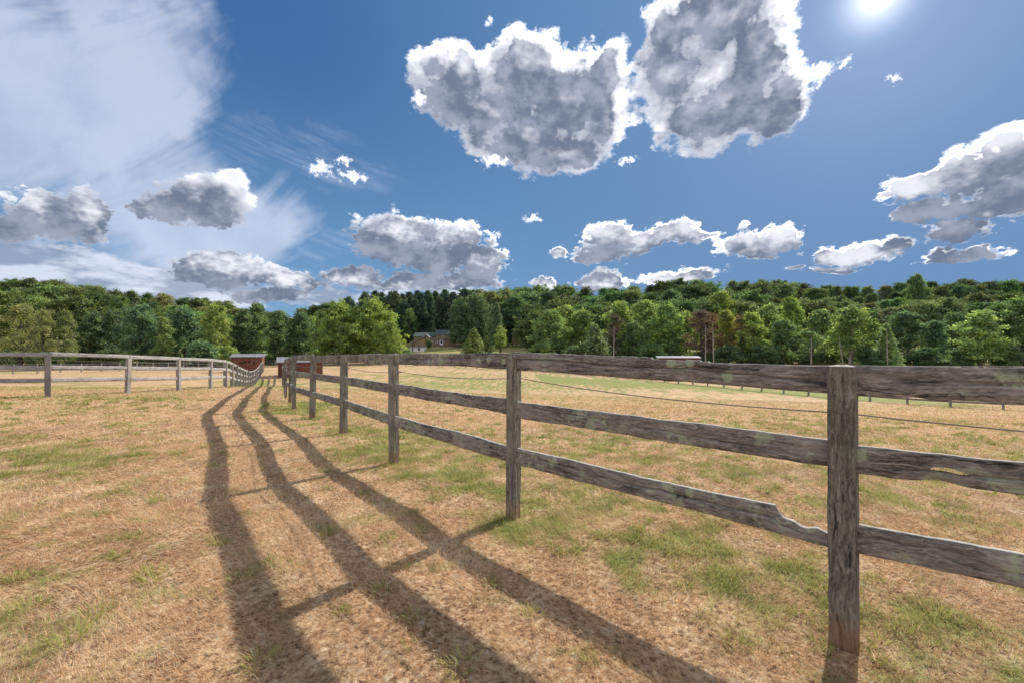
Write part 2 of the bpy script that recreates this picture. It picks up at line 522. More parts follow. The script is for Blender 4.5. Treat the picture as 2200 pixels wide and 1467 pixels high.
def turf(N, g, r):
    n = N.new('ShaderNodeGroup'); n.node_tree = tg
    N.put(n.inputs[0], g); N.put(n.inputs[1], r)
    return n.outputs[0]

M_ground, N, out = new_mat('dry_turf')
pos = N.new('ShaderNodeNewGeometry').outputs['Position']
fine = N.noise(pos, 26.0, 6, 0.7)
mid = N.noise(pos, 1.6, 6, 0.65)
gr = N.m('ADD', attr(N, 'green'), N.m('MULTIPLY', N.m('SUBTRACT', mid, 0.5), 0.3))
gr = N.m('ADD', gr, N.m('MULTIPLY', N.m('SUBTRACT', fine, 0.5), 1.1))
col = turf(N, gr, N.sm(fine, 0.3, 0.7))
dist = N.v('LENGTH', pos)
soil = N.sm(dist, 6.0, 40.0, 0.74, 0.80)
soil = N.m('MULTIPLY', soil, N.sm(fine, 0.34, 0.62, 0.58, 1.15))
far_ = N.noise(N.v('MULTIPLY', pos, (1.0, .45, 1.0)), 4.5, 7, 0.75)
soil = N.m('MULTIPLY', soil, N.sm(far_, 0.36, 0.62, 0.66, 1.12))
col = N.mix(1.0, col, N.xyz(soil, soil, soil), 'MULTIPLY')
clods = N.noise(pos, 7.0, 8, 0.7)
principled(N, out, col, 0.95, bump(N, N.m('ADD', N.m('MULTIPLY', fine, 0.4), clods), 0.9, 0.07), 0.1)

# ---- one sheet to the horizon
def axis(lo, hi, n, fine_):
    t = np.linspace(math.asinh(lo / fine_), math.asinh(hi / fine_), n)
    return np.sinh(t) * fine_
gx = axis(-1800, 1800, 420, 4.0)
gy = axis(-300, 2400, 380, 6.0)
X, Y = np.meshgrid(gx, gy)
Zg = height(X, Y)
Zg = Zg + (fbm(X, Y, 3.0, 3) - 0.5) * 0.06 * (np.hypot(X, Y) < 60)
V = np.stack([X.ravel(), Y.ravel(), Zg.ravel()], 1)
nx_, ny_ = len(gx), len(gy)
ii = (np.arange(ny_ - 1)[:, None] * nx_ + np.arange(nx_ - 1)[None]).ravel()
F = np.stack([ii, ii + 1, ii + 1 + nx_, ii + nx_], 1)
me = np_mesh('ground', V, F, np.full(len(F), 4), True)
a = me.attributes.new('green', 'FLOAT', 'POINT')
a.data.foreach_set('value', greenness(V[:, 0], V[:, 1]).astype(np.float32))
ground = link('ground', me, M_ground)
tag(ground, 'dry straw coloured pasture sloping away to the wooded hills', kind='structure')

def surf(x, y):
    return height(x, y) + (fbm(x, y, 3.0, 3) - 0.5) * 0.06 * (np.hypot(x, y) < 60)

# ------------------------------------------------------------------ grass blades
def blade_material(name, trans=0.35):
    m, N, out = new_mat(name)
    col = turf(N, attr(N, 'green'), attr(N, 'rnd'))
    d = N.new('ShaderNodeBsdfDiffuse'); N.put(d.inputs[0], col)
    t = N.new('ShaderNodeBsdfTranslucent'); N.put(t.inputs[0], col)
    mx = N.new('ShaderNodeMixShader'); mx.inputs[0].default_value = trans
    N.l.new(d.outputs[0], mx.inputs[1]); N.l.new(t.outputs[0], mx.inputs[2])
    N.l.new(mx.outputs[0], out.inputs[0])
    return m
M_blade = blade_material('grass_blades', 0.38)

def blades(name, rs, x, y, green, hgt, wid, lean, az=None):
    n = len(x)
    z = surf(x, y) - 0.004
    az = rs.rand(n) * 2 * np.pi if az is None else az
    fa = rs.rand(n) * 2 * np.pi
    ca, sa = np.cos(az), np.sin(az)
    wx, wy = np.cos(fa) * wid / 2, np.sin(fa) * wid / 2
    l1, l2 = np.sin(lean) * hgt, np.cos(lean) * hgt
    b = np.stack([x, y, z], 1)
    mid_ = b + np.stack([ca * l1 * .40, sa * l1 * .40, l2 * .62], 1)
    tip = b + np.stack([ca * l1, sa * l1, l2], 1)
    w = np.stack([wx, wy, np.zeros(n)], 1)
    V = np.stack([b - w, b + w, mid_ + w * .8, mid_ - w * .8, tip], 1).reshape(-1, 3)
    i = np.arange(n)[:, None] * 5
    L = np.concatenate([i, i+1, i+2, i+3, i+3, i+2, i+4], 1)
    me = bpy.data.meshes.new(name)
    me.vertices.add(n * 5); me.vertices.foreach_set('co', V.astype(np.float32).ravel())
    me.loops.add(n * 7); me.loops.foreach_set('vertex_index', L.astype(np.int32).ravel())
    me.polygons.add(n * 2)
    st = (np.arange(n)[:, None] * 7 + np.array([0, 4])[None]).astype(np.int32)
    me.polygons.foreach_set('loop_start', st.ravel())
    me.update(calc_edges=True)
    for nm, val in (('green', green), ('rnd', rs.rand(n))):
        a = me.attributes.new(nm, 'FLOAT', 'POINT')
        a.data.foreach_set('value', np.repeat(val, 5).astype(np.float32))
    return me

rs = np.random.RandomState(3)
xs, ys, wd, ht = [], [], [], []
for y0, y1, n, w, h in ((1.2, 2.6, 170000, .0019, .046), (2.6, 4.2, 230000, .0025, .048), (4.2, 7, 250000, .0040, .052),
                        (7, 12, 190000, .0085, .060), (12, 20, 150000, .016, .065), (20, 34, 110000, .030, .07)):
    y = np.sqrt(rs.rand(n) * (y1**2 - y0**2) + y0**2)
    x = (rs.rand(n) * 2 - 1) * (1.22 * y + 0.7)
    xs.append(x); ys.append(y)
    wd.append(w * (0.6 + 0.8 * rs.rand(n))); ht.append(h * (0.45 + 1.1 * rs.rand(n) ** 1.5))
x, y, w, h = map(np.concatenate, (xs, ys, wd, ht))
keep = fbm(x, y, .35, 3) + rs.rand(len(x)) * 0.5 > 0.50
x, y, w, h = x[keep], y[keep], w[keep], h[keep]
g = greenness(x, y) + (rs.rand(len(x)) - 0.5) * 0.85
# dead grass lies combed in drifts
comb = fbm(x, y, 1.3, 2) * 9.0
az = comb + rs.randn(len(x)) * 0.9
lean = np.clip(1.22 + rs.randn(len(x)) * 0.26 - 0.35 * np.clip(g, 0, 1), 0.1, 1.5)
me = blades('grass', rs, x, y, g, h * (1 + .3 * np.clip(g, 0, 1)), w, lean, az)
grass = link('grass', me, M_blade)
tag(grass, 'short dry trampled grass covering lane and paddock', 'grass', kind='stuff')

# green tufts that stand up out of the straw
def tufts(rs, centres, per, rad, hh, ww):
    X, Y, G_, H, A, Lw = [], [], [], [], [], []
    for cx, cy, s in centres:
        n = int(per * s)
        a = rs.rand(n) * 2 * np.pi
        r = rad * s * np.sqrt(rs.rand(n))
        X.append(cx + np.cos(a) * r); Y.append(cy + np.sin(a) * r); A.append(a + rs.randn(n) * .5)
        G_.append(np.full(n, .75) + rs.randn(n) * .18); H.append(hh * s * (.4 + .8 * rs.rand(n)))
        Lw.append(.35 + .75 * r / (rad * s) + rs.randn(n) * .15)
    return [np.concatenate(q) for q in (X, Y, G_, H, A, Lw)]
rs = np.random.RandomState(11)
cand = []
while len(cand) < 2300:
    y = math.sqrt(rs.rand() * (15.0**2 - 1.4**2) + 1.4**2); x = (rs.rand() * 2 - 1) * (1.2 * y + .5)
    gg = float(greenness(x, y))
    if rs.rand() < (gg - .16) * 0.5 + 0.05:
        cand.append((x, y, .4 + .8 * rs.rand() ** 2))
for px, py, s in ((325,1255,1.5),(520,1270,1.5),(580,1235,1.3),(150,1400,1.9),(480,1190,1.0),(700,1170,.8),(880,1000,1.0),(820,1290,1.3),
                  (885,1345,1.2),(885,1405,.9),(1060,1270,1.1),(1140,1330,1.2),(1715,1320,1.3),(560,1440,1.4),(990,1440,1.5),(440,970,1.3),
                  (460,1015,1.2),(205,1345,1.6),(330,1270,1.3),(1250,1180,1.2),(1210,1200,1.2),(1010,1060,1.1),(1940,1350,1.4),(60,1330,1.5)):
    d = direction(px, py); k = CAM_H / -d.z
    cand.append((d.x * k, d.y * k, s * .8))
for bx_, by_ in LINE_R[1:7]:
    for k in range(9):
        cand.append((bx_ + rs.randn() * .13, by_ + rs.randn() * .11 - .03, .5 + .5 * rs.rand()))
X_, Y_, G_, H_, A_, L_ = tufts(rs, cand, 50, .062, .070, .004)
dd = np.hypot(X_, Y_)
me = blades('grass_tufts', rs, X_, Y_, G_, H_, .0030 + .0009 * dd, np.clip(L_, .05, 1.45), A_)
tag(link('grass_tufts', me, M_blade), 'green tufts and weeds standing out of the dry grass', 'weeds', kind='stuff')

# ------------------------------------------------------------------ weathered wood
def wood(name, dark, mid, pale, axis='X', lichen=0.5, foot=False):
    m, N, out = new_mat(name)
    o = objco(N)
    info = N.new('ShaderNodeObjectInfo').outputs['Random']
    o = N.v('ADD', o, N.xyz(N.m('MULTIPLY', info, 43.0), N.m('MULTIPLY', info, 11.0), N.m('MULTIPLY', info, 23.0)))
    st = (1.0, 16.0, 16.0) if axis == 'X' else (16.0, 16.0, 1.0)
    warp = N.v('SCALE', N.v('SUBTRACT', N.noise(o, 3.5, 3, 0.6, color=True), (.5, .5, .5)), scale=0.10)
    q = N.v('MULTIPLY', N.v('ADD', o, warp), st)
    grain = N.noise(q, 4.5, 9, 0.74)
    speck = N.noise(N.v('MULTIPLY', o, (.4, 1, 1) if axis == 'X' else (1, 1, .4)), 95.0, 3, 0.7)
    grain = N.m('ADD', N.m('MULTIPLY', grain, .72), N.m('MULTIPLY', speck, .28))
    fs = (1.6, 42.0, 42.0) if axis == 'X' else (42.0, 42.0, 1.6)
    crackm = N.sm(N.noise(N.v('MULTIPLY', N.v('ADD', o, warp), fs), 1.0, 6, 0.6), 0.60, 0.66)
    rotm = N.sm(N.noise(N.v('MULTIPLY', o, (2.0, 11.0, 11.0) if axis == 'X' else (26., 26., 1.3)), 2.1, 9, 0.75), *((0.52, 0.64) if axis == 'X' else (.53, .72)))
    col = N.mix(N.sm(grain, 0.42, 0.56), dark, mid)
    col = N.mix(N.sm(grain, 0.52, 0.66), col, pale)
    big = N.noise(o, 2.2, 4, 0.6)
    col = N.mix(N.m('MULTIPLY', N.sm(big, .4, .7), .45), col, pale)
    col = N.mix(N.m('MULTIPLY', rotm, 0.80), col, tuple(c * 0.22 for c in dark))
    col = N.mix(N.m('MULTIPLY', crackm, 0.8), col, tuple(c * 0.18 for c in dark))
    if lichen > 0:
        lw = N.v('ADD', o, N.v('SCALE', N.v('SUBTRACT', N.noise(o, 26., 4, .7, color=True), (.5, .5, .5)), scale=.05))
        vor = N.new('ShaderNodeTexVoronoi'); N.put(vor.inputs['Vector'], lw); vor.inputs['Scale'].default_value = 5.2
        vor.inputs['Randomness'].default_value = 1.0
        sel = N.sm(vor.outputs['Color'], 0.56 , 0.60)
        r_ = N.m('MULTIPLY', N.sm(vor.outputs['Distance'], 0.14, 0.20, 1.0, 0.0), sel)
        reg = N.sm(N.noise(o, 1.1, 3, .6), .50, .57)
        sp = N.m('MULTIPLY', N.sm(N.noise(lw, 13., 5, .7), .52, .55), reg)
        lm = N.m('MULTIPLY', N.m('MAXIMUM', r_, sp), lichen)
        col = N.mix(lm, col, N.mix(N.sm(grain, .3, .7), (0.26, 0.29, 0.18), (0.42, 0.45, 0.30)))
    if foot:
        z = N.sep(objco(N))[2]
        zz = N.m('ADD', z, N.m('MULTIPLY', N.m('SUBTRACT', grain, .5), .25))
        col = N.mix(N.m('MULTIPLY', N.sm(zz, .02, .22, 1., 0.), .55), col, (0.30, 0.15, 0.07))
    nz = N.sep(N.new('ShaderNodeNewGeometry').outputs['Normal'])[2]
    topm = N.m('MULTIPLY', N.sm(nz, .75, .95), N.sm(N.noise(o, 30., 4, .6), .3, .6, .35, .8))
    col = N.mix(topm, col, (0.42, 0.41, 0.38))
    hgt = N.m('SUBTRACT', N.m('MULTIPLY', grain, 0.7), N.m('ADD', N.m('MULTIPLY', crackm, 0.8), N.m('MULTIPLY', rotm, 0.5)))
    principled(N, out, col, 0.9, bump(N, hgt, 0.6, 0.004), 0.15)
    return m

M_rail = wood('weathered_rail', (0.105, 0.088, 0.075), (0.235, 0.198, 0.17), (0.38, 0.335, 0.29), 'X', 0.75)
M_post = wood('weathered_post', (0.085, 0.075, 0.058), (0.19, 0.168, 0.135), (0.33, 0.30, 0.25), 'Z', 0.22, True)
M_rail_far = wood('bleached_rail', (0.19, 0.175, 0.17), (0.33, 0.31, 0.30), (0.48, 0.455, 0.43), 'X', 0.0)
M_post_far = wood('bleached_post', (0.14, 0.12, 0.11), (0.28, 0.25, 0.23), (0.42, 0.38, 0.34), 'Z', 0.2)
M_rail_dark = wood('dark_rail', (0.06, 0.055, 0.06), (0.12, 0.11, 0.12), (0.2, 0.19, 0.19), 'X', 0.0)

def rail_mesh(name, L, h=0.14, th=0.045, seed=0, nx=60, ny=10, rough=1.0, top=None, bot=None, cracks=(), hole=None):
    """a split rail along X from 0 to L, centred on z = 0; top(t) and bot(t) bend its edges"""
    k = ny
    vs, ring = [], 2 * k + 2
    for i in range(nx + 1):
        t = i / nx
        x = t * L
        zt = h / 2 + (top(t) if top else 0) + rough * 0.008 * (mnoise.noise((x * 1.3, seed, 0.5)) + .5 * mnoise.noise((x * 6, seed, 4.5)) + .3 * mnoise.noise((x * 22, seed, 2.5)))
        zb = -h / 2 + (bot(t) if bot else 0) + rough * 0.008 * (mnoise.noise((x * 1.3, seed, 9.5)) + .5 * mnoise.noise((x * 7, seed, 7.5)) + .3 * mnoise.noise((x * 20, seed, 3.5)))
        bow = rough * 0.012 * mnoise.noise((x * .7, seed, 20.))
        for side in (0, 1):
            for j in range(k + 1):
                u = j / k if side == 0 else 1 - j / k
                z = zb + (zt - zb) * u
                e = 1 - 0.35 * abs(2 * u - 1) ** 6
                d = th / 2 * e
                s = seed + side * 50
                d += rough * 0.0022 * (mnoise.noise((x * 5, z * 60, s)) + .7 * mnoise.noise((x * 14, z * 150, s)))
                d -= rough * 0.0055 * max(0.0, mnoise.noise((x * 2.2, z * 26, s + 9)) - .12)
                for x0, x1, u0, slope, wd_, dep in cracks:
                    if x0 < x < x1:
                        uc = u0 + slope * (x - x0) + 0.10 * mnoise.noise((x * 4, s * .1, 5.))
                        taper = min(1, (x - x0) / .12, (x1 - x) / .12)
                        d -= dep * taper * math.exp(-((u - uc) / wd_) ** 2)
                d = max(d, 0.002)
                vs.append((x, bow + (-d if side == 0 else d), z))
    fs = []
    for i in range(nx):
        for j in range(ring):
            a, b = i * ring + j, i * ring + (j + 1) % ring
            if hole and j < k or hole and k + 1 <= j < 2 * k + 1:
                u = (j + .5) / k if j < k else 1 - (j - k - 1 + .5) / k
                x = (i + .5) / nx * L
                if hole(x, u): continue
            fs.append((a, a + ring, b + ring, b))
    fs.append(tuple(range(ring)))
    fs.append(tuple(reversed([nx * ring + j for j in range(ring)])))
    me = bpy.data.meshes.new(name)
    me.from_pydata(vs, [], fs)
    for q in me.polygons: q.use_smooth = True
    me.update()
    return me

def post_mesh(name, H, w=0.135, d=0.11, seed=0, nz=40, nw=6, chamfer=0.02, below=0.25, cracks=()):
    per = []
    for j in range(nw): per.append((-w/2 + w * j / nw, -d/2))
    for j in range(nw): per.append((w/2, -d/2 + d * j / nw))
    for j in range(nw): per.append((w/2 - w * j / nw, d/2))
    for j in range(nw): per.append((-w/2, d/2 - d * j / nw))
    n = len(per)
    vs = []
    levels = [-below] + [H * i / nz for i in range(nz)] + [H - chamfer * .15, H]
    for i, z in enumerate(levels):
        ins = 1.0 if i < len(levels) - 1 else 1 - chamfer / (w * .5)
        for x, y in per:
            r = 0.97 if abs(abs(x) - w/2) < 1e-6 and abs(abs(y) - d/2) < 1e-6 else 1.0
            dx = 0.0035 * (mnoise.noise((x * 60, y * 60 + seed, z * 2.5)) + .8 * mnoise.noise((x * 140, y * 140 + seed, z * 7)))
            cr = 0
            for xc, z0, z1, dep in cracks:
                if y < 0 and z0 < z < z1:
                    cr += dep * math.exp(-((x - xc - .006 * mnoise.noise((z * 5, seed, 1))) / .007) ** 2)
            s = r * ins * (1 + dx / (w / 2))
            vs.append((x * s, y * s + (cr if y < 0 else 0), z + (0.006 * mnoise.noise((x * 40, y * 40, seed)) if i == len(levels) - 1 else 0)))
    fs = [(i*n + j, i*n + (j+1) % n, (i+1)*n + (j+1) % n, (i+1)*n + j) for i in range(len(levels) - 1) for j in range(n)]
    fs.append(tuple((len(levels)-1) * n + j for j in range(n)))
    me = bpy.data.meshes.new(name)
    me.from_pydata(vs, [], fs)
    me.update()
    return me

def place(o, x, y, z, rz=0.0, ry=0.0, rx=0.0):
    o.location = (x, y, z)
    o.rotation_euler = (rx, ry, rz)

def put_rail(root, me, mat, a, b, za, zb):
    """hang a rail mesh of its own length between two points"""
    o = link('rail', me, mat, root) if not me.materials else link('rail', me, None, root)
    dx_, dy_ = b[0] - a[0], b[1] - a[1]
    d = math.hypot(dx_, dy_)
    place(o, a[0], a[1], za, math.atan2(dy_, dx_), -math.atan2(zb - za, d))
    return o

RZ = (1.375, 0.955, 0.545)      # rail centres above the ground

# ---- the near fence on the right of the lane
near = thing('paddock_fence', 'big weathered grey three rail fence in the right foreground', 'fence')
posts = list(LINE_R)
y = 16.45
while y < 56:
    y += 2.18
    posts.append((float(fence_x(y)), y))
posts = [(5.75, -.55)] + posts
rr = random.Random(5)
tilt = {2: (0.0, -0.012), 3: (0.0, -0.006)}
protos = [post_mesh('post', 1.40, .118, .092, seed=s * 9.1, nz=24, nw=4) for s in range(4)]
tops = []
for i, (px_, py_) in enumerate(posts):
    a = posts[max(i-1, 0)]; b = posts[min(i+1, len(posts)-1)]
    rz = math.atan2(b[1]-a[1], b[0]-a[0])
    z = h1(px_, py_)
    if i in (1, 2, 3, 4, 5):
        ck = ((0.012, .1, 1.42, .012), (-.03, .6, 1.3, .006)) if i == 3 else ((.02, .2, 1.1, .004), (-.035, .5, 1.3, .003))
        me = post_mesh('post', 1.40 if i != 2 else 1.402, *({2: (.113, .113), 3: (.100, .092), 4: (.104, .092)}.get(i, (.11, .10))), seed=i * 3.3, nz=90, nw=14, chamfer=.03 if i == 2 else .012, cracks=ck)
        o = link('post', me, M_post, near)
    else:
        me = protos[i % 4]
        o = link('post', me, M_post if not me.materials else None, near)
    turn = {2: -0.06, 3: 0.32, 4: .42, 5: .35, 6: .3}.get(i, 0.0)
    place(o, px_, py_, z, rz + math.pi + turn, tilt.get(i, (0, rr.uniform(-.012, .012)))[1] * -1, rr.uniform(-.01, .01))
    tops.append(z)

def top_break(t):            # the upper edge of the long top rail is split away in steps
    d = 0
    if .56 < t: d -= .012
    if .66 < t < .70: d += .006
    if t > .72: d -= .008 + .006 * (t - .72)
    return d
def bottom_break(t):         # the lowest rail has lost its upper corner at the big post
    return -0.070 * min(1, max(0, (t - .872) / .045)) ** .45 + .006 * math.sin(t * 140) if t > .865 else .004 * math.sin(t * 9)
def mid_chip(t):
    return .016 * math.exp(-((t - .10) / .035) ** 2) if t < .3 else 0
for i in range(len(posts) - 1):
    a, b = posts[i + 1], posts[i]      # run from far post to near post
    L = math.hypot(b[0]-a[0], b[1]-a[1])
    for k, rz_ in enumerate(RZ):
        za, zb = tops[i+1] + rz_, tops[i] + rz_
        if i == 0: zb += 0
        seed = i * 3.7 + k * 1.9
        if i in (1, 2):
            kw = dict(nx=280, ny=30, seed=seed, h=.150 if k == 0 else .138, rough=1.0)
            if i == 2 and k == 0: kw.update(top=top_break, cracks=((.10, 1.15, .66, -.12, .03, .02), (1.05, 1.75, .48, .32, .025, .018), (1.45, 2.4, .62, -.20, .03, .022), (.9, 1.3, .30, .3, .02, .012)))
            if i == 2 and k == 1: kw.update(cracks=((.3, 1.1, .7, -.1, .03, .012), (1.2, 2.2, .5, -.2, .03, .012)))
            if i == 2 and k == 2: kw.update(top=bottom_break, cracks=((.1, 1.4, .62, -.08, .03, .012), (1.1, 2.3, .5, .05, .04, .016)))
            if i == 1 and k == 0: kw.update(cracks=((.4, 1.2, .55, -.1, .03, .012),))
            if i == 1 and k == 1: kw.update(bot=lambda t: .02 * math.exp(-((t - .14) / .03) ** 2),
                                            cracks=((.15, 1.3, .35, .22, .03, .02),),
                                            hole=lambda x, u: ((x - .40) / .065) ** 2 + ((u - .42) / .10) ** 2 < 1)
            if i == 1 and k == 2: kw.update(cracks=((.5, .9, .4, -.1, .03, .008),))
            zz = {(2, 0): (-.018, -.040), (2, 1): (-.01, -.012), (2, 2): (.0, -.005), (1, 0): (-.046, -.056), (1, 1): (-.022, -.03), (1, 2): (-.005, .02)}.get((i, k), (0, 0))
            za += zz[0]; zb += zz[1]
            me = rail_mesh('rail', L, **kw)
        elif i <= 5:
            me = rail_mesh('rail', L, nx=120, ny=16, seed=seed, h=.135, rough=1.2, cracks=((.2, 1.6, .5, .05, .04, .012),))
            if k == 0: za -= .030; zb -= .018 if i == 3 else .030
        else:
            me = rail_mesh('rail', L, nx=24, ny=4, seed=seed, h=.135, rough=1.3)
        put_rail(near, me, M_rail, a, b, za, zb)

# the electric wire on the paddock side of the same fence
M_wire, N, out = new_mat('galvanised_wire')
principled(N, out, (0.24, 0.19, 0.165), 0.6, None, 0.4)
mb = MB()
pts = []
for i in range(0, 12):
    (ax, ay), (bx, by) = posts[i], posts[i + 1]
    d = Vector((bx - ax, by - ay)).normalized()
    nrm = Vector((d.y, -d.x)) * (1 if True else -1)
    for s in range(10):
        t = s / 10
        sag = -0.035 * 4 * t * (1 - t)
        x_ = ax + (bx - ax) * t; y_ = ay + (by - ay) * t
        z_ = tops[i] * (1 - t) + tops[i+1] * t + 1.175 + sag + float(np.interp(i + t, [0, 2, 3, 4], [-.03, -.025, .03, 0]))
        pts.append((x_ + nrm.x * .085, y_ + nrm.y * .085, z_))
mb.tube(pts, 0.0042, 6)
mb.build('wire', M_wire, near, True)
# insulators that carry it
mb = MB()
for i in range(1, 8):
    (ax, ay), (bx, by) = posts[i], posts[i + 1]
    d = Vector((bx - ax, by - ay)).normalized()
    nrm = Vector((d.y, -d.x))
    z_ = tops[i] + 1.175
    m2 = MB()
    m2.tube([(ax + nrm.x * .05, ay + nrm.y * .05, z_), (ax + nrm.x * .075, ay + nrm.y * .075, z_), (ax + nrm.x * .095, ay + nrm.y * .095, z_)], [.009, .014, .008], 8)
    m2.build('insulator', M_wire, near)

# ---- plainer fences
def plain_fence(root, pts, M_r, M_p, H=1.38, rails=RZ, pw=.13, rh=.135, seed=0, tiltmax=.03, span=2.45, wobble=True, side=0.0, rough=1.0):
    pm = [post_mesh('post', H, pw, pw * .85, seed=seed + s, nz=10, nw=3) for s in range(3)]
    r_ = random.Random(seed)
    zs = [h1(*q) for q in pts]
    for i, (x_, y_) in enumerate(pts):
        a = pts[max(i-1, 0)]; b = pts[min(i+1, len(pts)-1)]
        me = pm[r_.randrange(3)]
        o = link('post', me, M_p if not me.materials else None, root)
        place(o, x_, y_, zs[i], math.atan2(b[1]-a[1], b[0]-a[0]), r_.uniform(-1, 1) * tiltmax, r_.uniform(-1, 1) * tiltmax)
        o.scale = (1, 1, 1 + (r_.uniform(-.03, .05) if wobble else 0))
    rm = {}
    for i in range(len(pts) - 1):
        a, b = pts[i], pts[i + 1]
        L = math.hypot(b[0]-a[0], b[1]-a[1])
        for k, rz_ in enumerate(rails):
            key = (round(L, 1), (i + k) % 4)
            if key not in rm: rm[key] = rail_mesh('rail', L, rh, .04, seed + len(rm) * 2.3, nx=20, ny=4, rough=rough)
            o = put_rail(root, rm[key], M_r, a, b, zs[i] + rz_ + r_.uniform(-.015, .015), zs[i+1] + rz_ + r_.uniform(-.015, .015))
            o.scale = (L / key[0] if False else 1.0, 1, 1)

left = thing('paddock_fence', 'silvery sunlit three rail fence on the left of the lane', 'fence')
lp = [(-22.3,13.6),(-19.85,13.9),(-17.4,14.25),(-14.95,14.7),(-14.4,17.1),(-14.35,19.65),(-14.6,22.1),(-15.38,24.5),(-16.42,26.75)]
while lp[-1][1] < 60:
    x_, y_ = lp[-1]
    lp.append((x_ - 1.085, y_ + 2.19))
plain_fence(left, lp, M_rail_far, M_post_far, seed=31, tiltmax=.035, pw=.15, rh=.138)
for o in left.children:
    if o.name.startswith('post') and o.location.y > 23.5:
        o.scale = (1.0, 1.45, o.scale[2])
mb = MB()
for i in range(3):
    pass
pts = []
for i in range(0, 8):
    (ax, ay), (bx, by) = lp[i], lp[i+1]
    for s in range(6):
        t = s / 6
        pts.append((ax + (bx-ax)*t, ay + (by-ay)*t + .09, h1(ax, ay)*(1-t) + h1(bx, by)*t + 1.20 - .02*4*t*(1-t)))
mb.tube(pts, .004, 5)
mb.build('wire', M_wire, left)

def walk(path, step):
    out = [path[0]]
    cur = Vector(path[0]); rest = step
    for q in path[1:]:
        q = Vector(q)
        while (q - cur).length > rest:
            cur = cur + (q - cur).normalized() * rest
            out.append((cur.x, cur.y)); rest = step
        rest -= (q - cur).length; cur = q
    return out

f = thing('paddock_fence', 'low fence at the foot of the right paddock, seen under the near top rail', 'fence')
plain_fence(f, walk([(45,17),(37,25),(31,31),(27,42),(22,58),(17,70),(6,84),(-12,93),(-42,96)], 2.6), M_rail, M_post_far, seed=52, H=1.20, rails=(1.10,.74,.38))
f = thing('paddock_fence', 'dark thin fence across the far side of the left paddock', 'fence')
plain_fence(f, walk([(-92,54),(-70,60),(-62,84),(-54,99),(-36,100)], 2.6), M_rail_dark, M_post_far, seed=63, H=1.35, rails=(1.25,.85,.45), pw=.15)
f = thing('paddock_fence', 'pale silver fence by the wood at the far right edge', 'fence')
plain_fence(f, walk([(34,84),(55,82),(72,76),(88,72),(104,70),(120,66)], 2.7), M_rail_far, M_post_far, seed=74, H=1.35, rails=(1.25,.85,.45))
f = thing('paddock_fence', 'small brown fence on the upland pasture right of the farmhouse', 'fence')
plain_fence(f, walk([(-3,188),(3,180),(12,173),(24,170)], 2.6), M_rail_dark, M_rail_dark, seed=85, H=1.35, rails=(1.25,.85,.45), pw=.17)

# ------------------------------------------------------------------ trees
def foliage(name, base, light, trans=0.35):
    m, N, out = new_mat(name)
    oi = N.new('ShaderNodeObjectInfo')
    o = objco(N)
    n = N.noise(o, .55, 4, .65)
    fine = attr(N, 'rnd')
    col = N.mix(N.sm(n, .38, .66), base, light)  # paler clumps put sunlit highlights into the leaf colour
    k = N.sm(fine, 0, 1, .45, 1.7, smooth=False)
    col = N.mix(1.0, col, N.xyz(k, k, k), 'MULTIPLY')
    col = N.mix(1.0, col, oi.outputs['Color'], 'MULTIPLY')
    d = N.new('ShaderNodeBsdfDiffuse'); N.put(d.inputs[0], col)
    t = N.new('ShaderNodeBsdfTranslucent'); N.put(t.inputs[0], N.mix(1.0, col, (1.25, 1.25, .7), 'MULTIPLY'))
    mx = N.new('ShaderNodeMixShader'); mx.inputs[0].default_value = trans
    N.l.new(d.outputs[0], mx.inputs[1]); N.l.new(t.outputs[0], mx.inputs[2])
    g = N.new('ShaderNodeBsdfGlossy'); g.inputs['Roughness'].default_value = .5
    g.inputs['Color'].default_value = (.5, .5, .5, 1)
    m2 = N.new('ShaderNodeMixShader'); m2.inputs[0].default_value = .05
    N.l.new(mx.outputs[0], m2.inputs[1]); N.l.new(g.outputs[0], m2.inputs[2])
    N.l.new(m2.outputs[0], out.inputs[0])
    return m
M_leaf = foliage('broad_leaves', (0.110, 0.160, 0.085), (0.30, 0.36, 0.150), .42)  # greyer, bluer leaf colour stands in for haze
M_needle = foliage('needles', (0.100, 0.148, 0.098), (0.21, 0.27, 0.150), .30)
M_dry = foliage('dying_leaves', (0.15, 0.125, 0.095), (0.24, 0.175, 0.11), .3)
def bark(name, a, b):
    m, N, out = new_mat(name)
    n = N.noise(N.v('MULTIPLY', objco(N), (1, 1, .25)), 6.0, 6, .7)
    principled(N, out, N.mix(N.sm(n, .35, .65), a, b), .95, bump(N, n, .8, .03), .1)
    return m
M_bark = bark('bark', (.045, .038, .032), (.13, .115, .10))
M_pale_bark = bark('pale_bark', (.22, .19, .17), (.45, .40, .36))

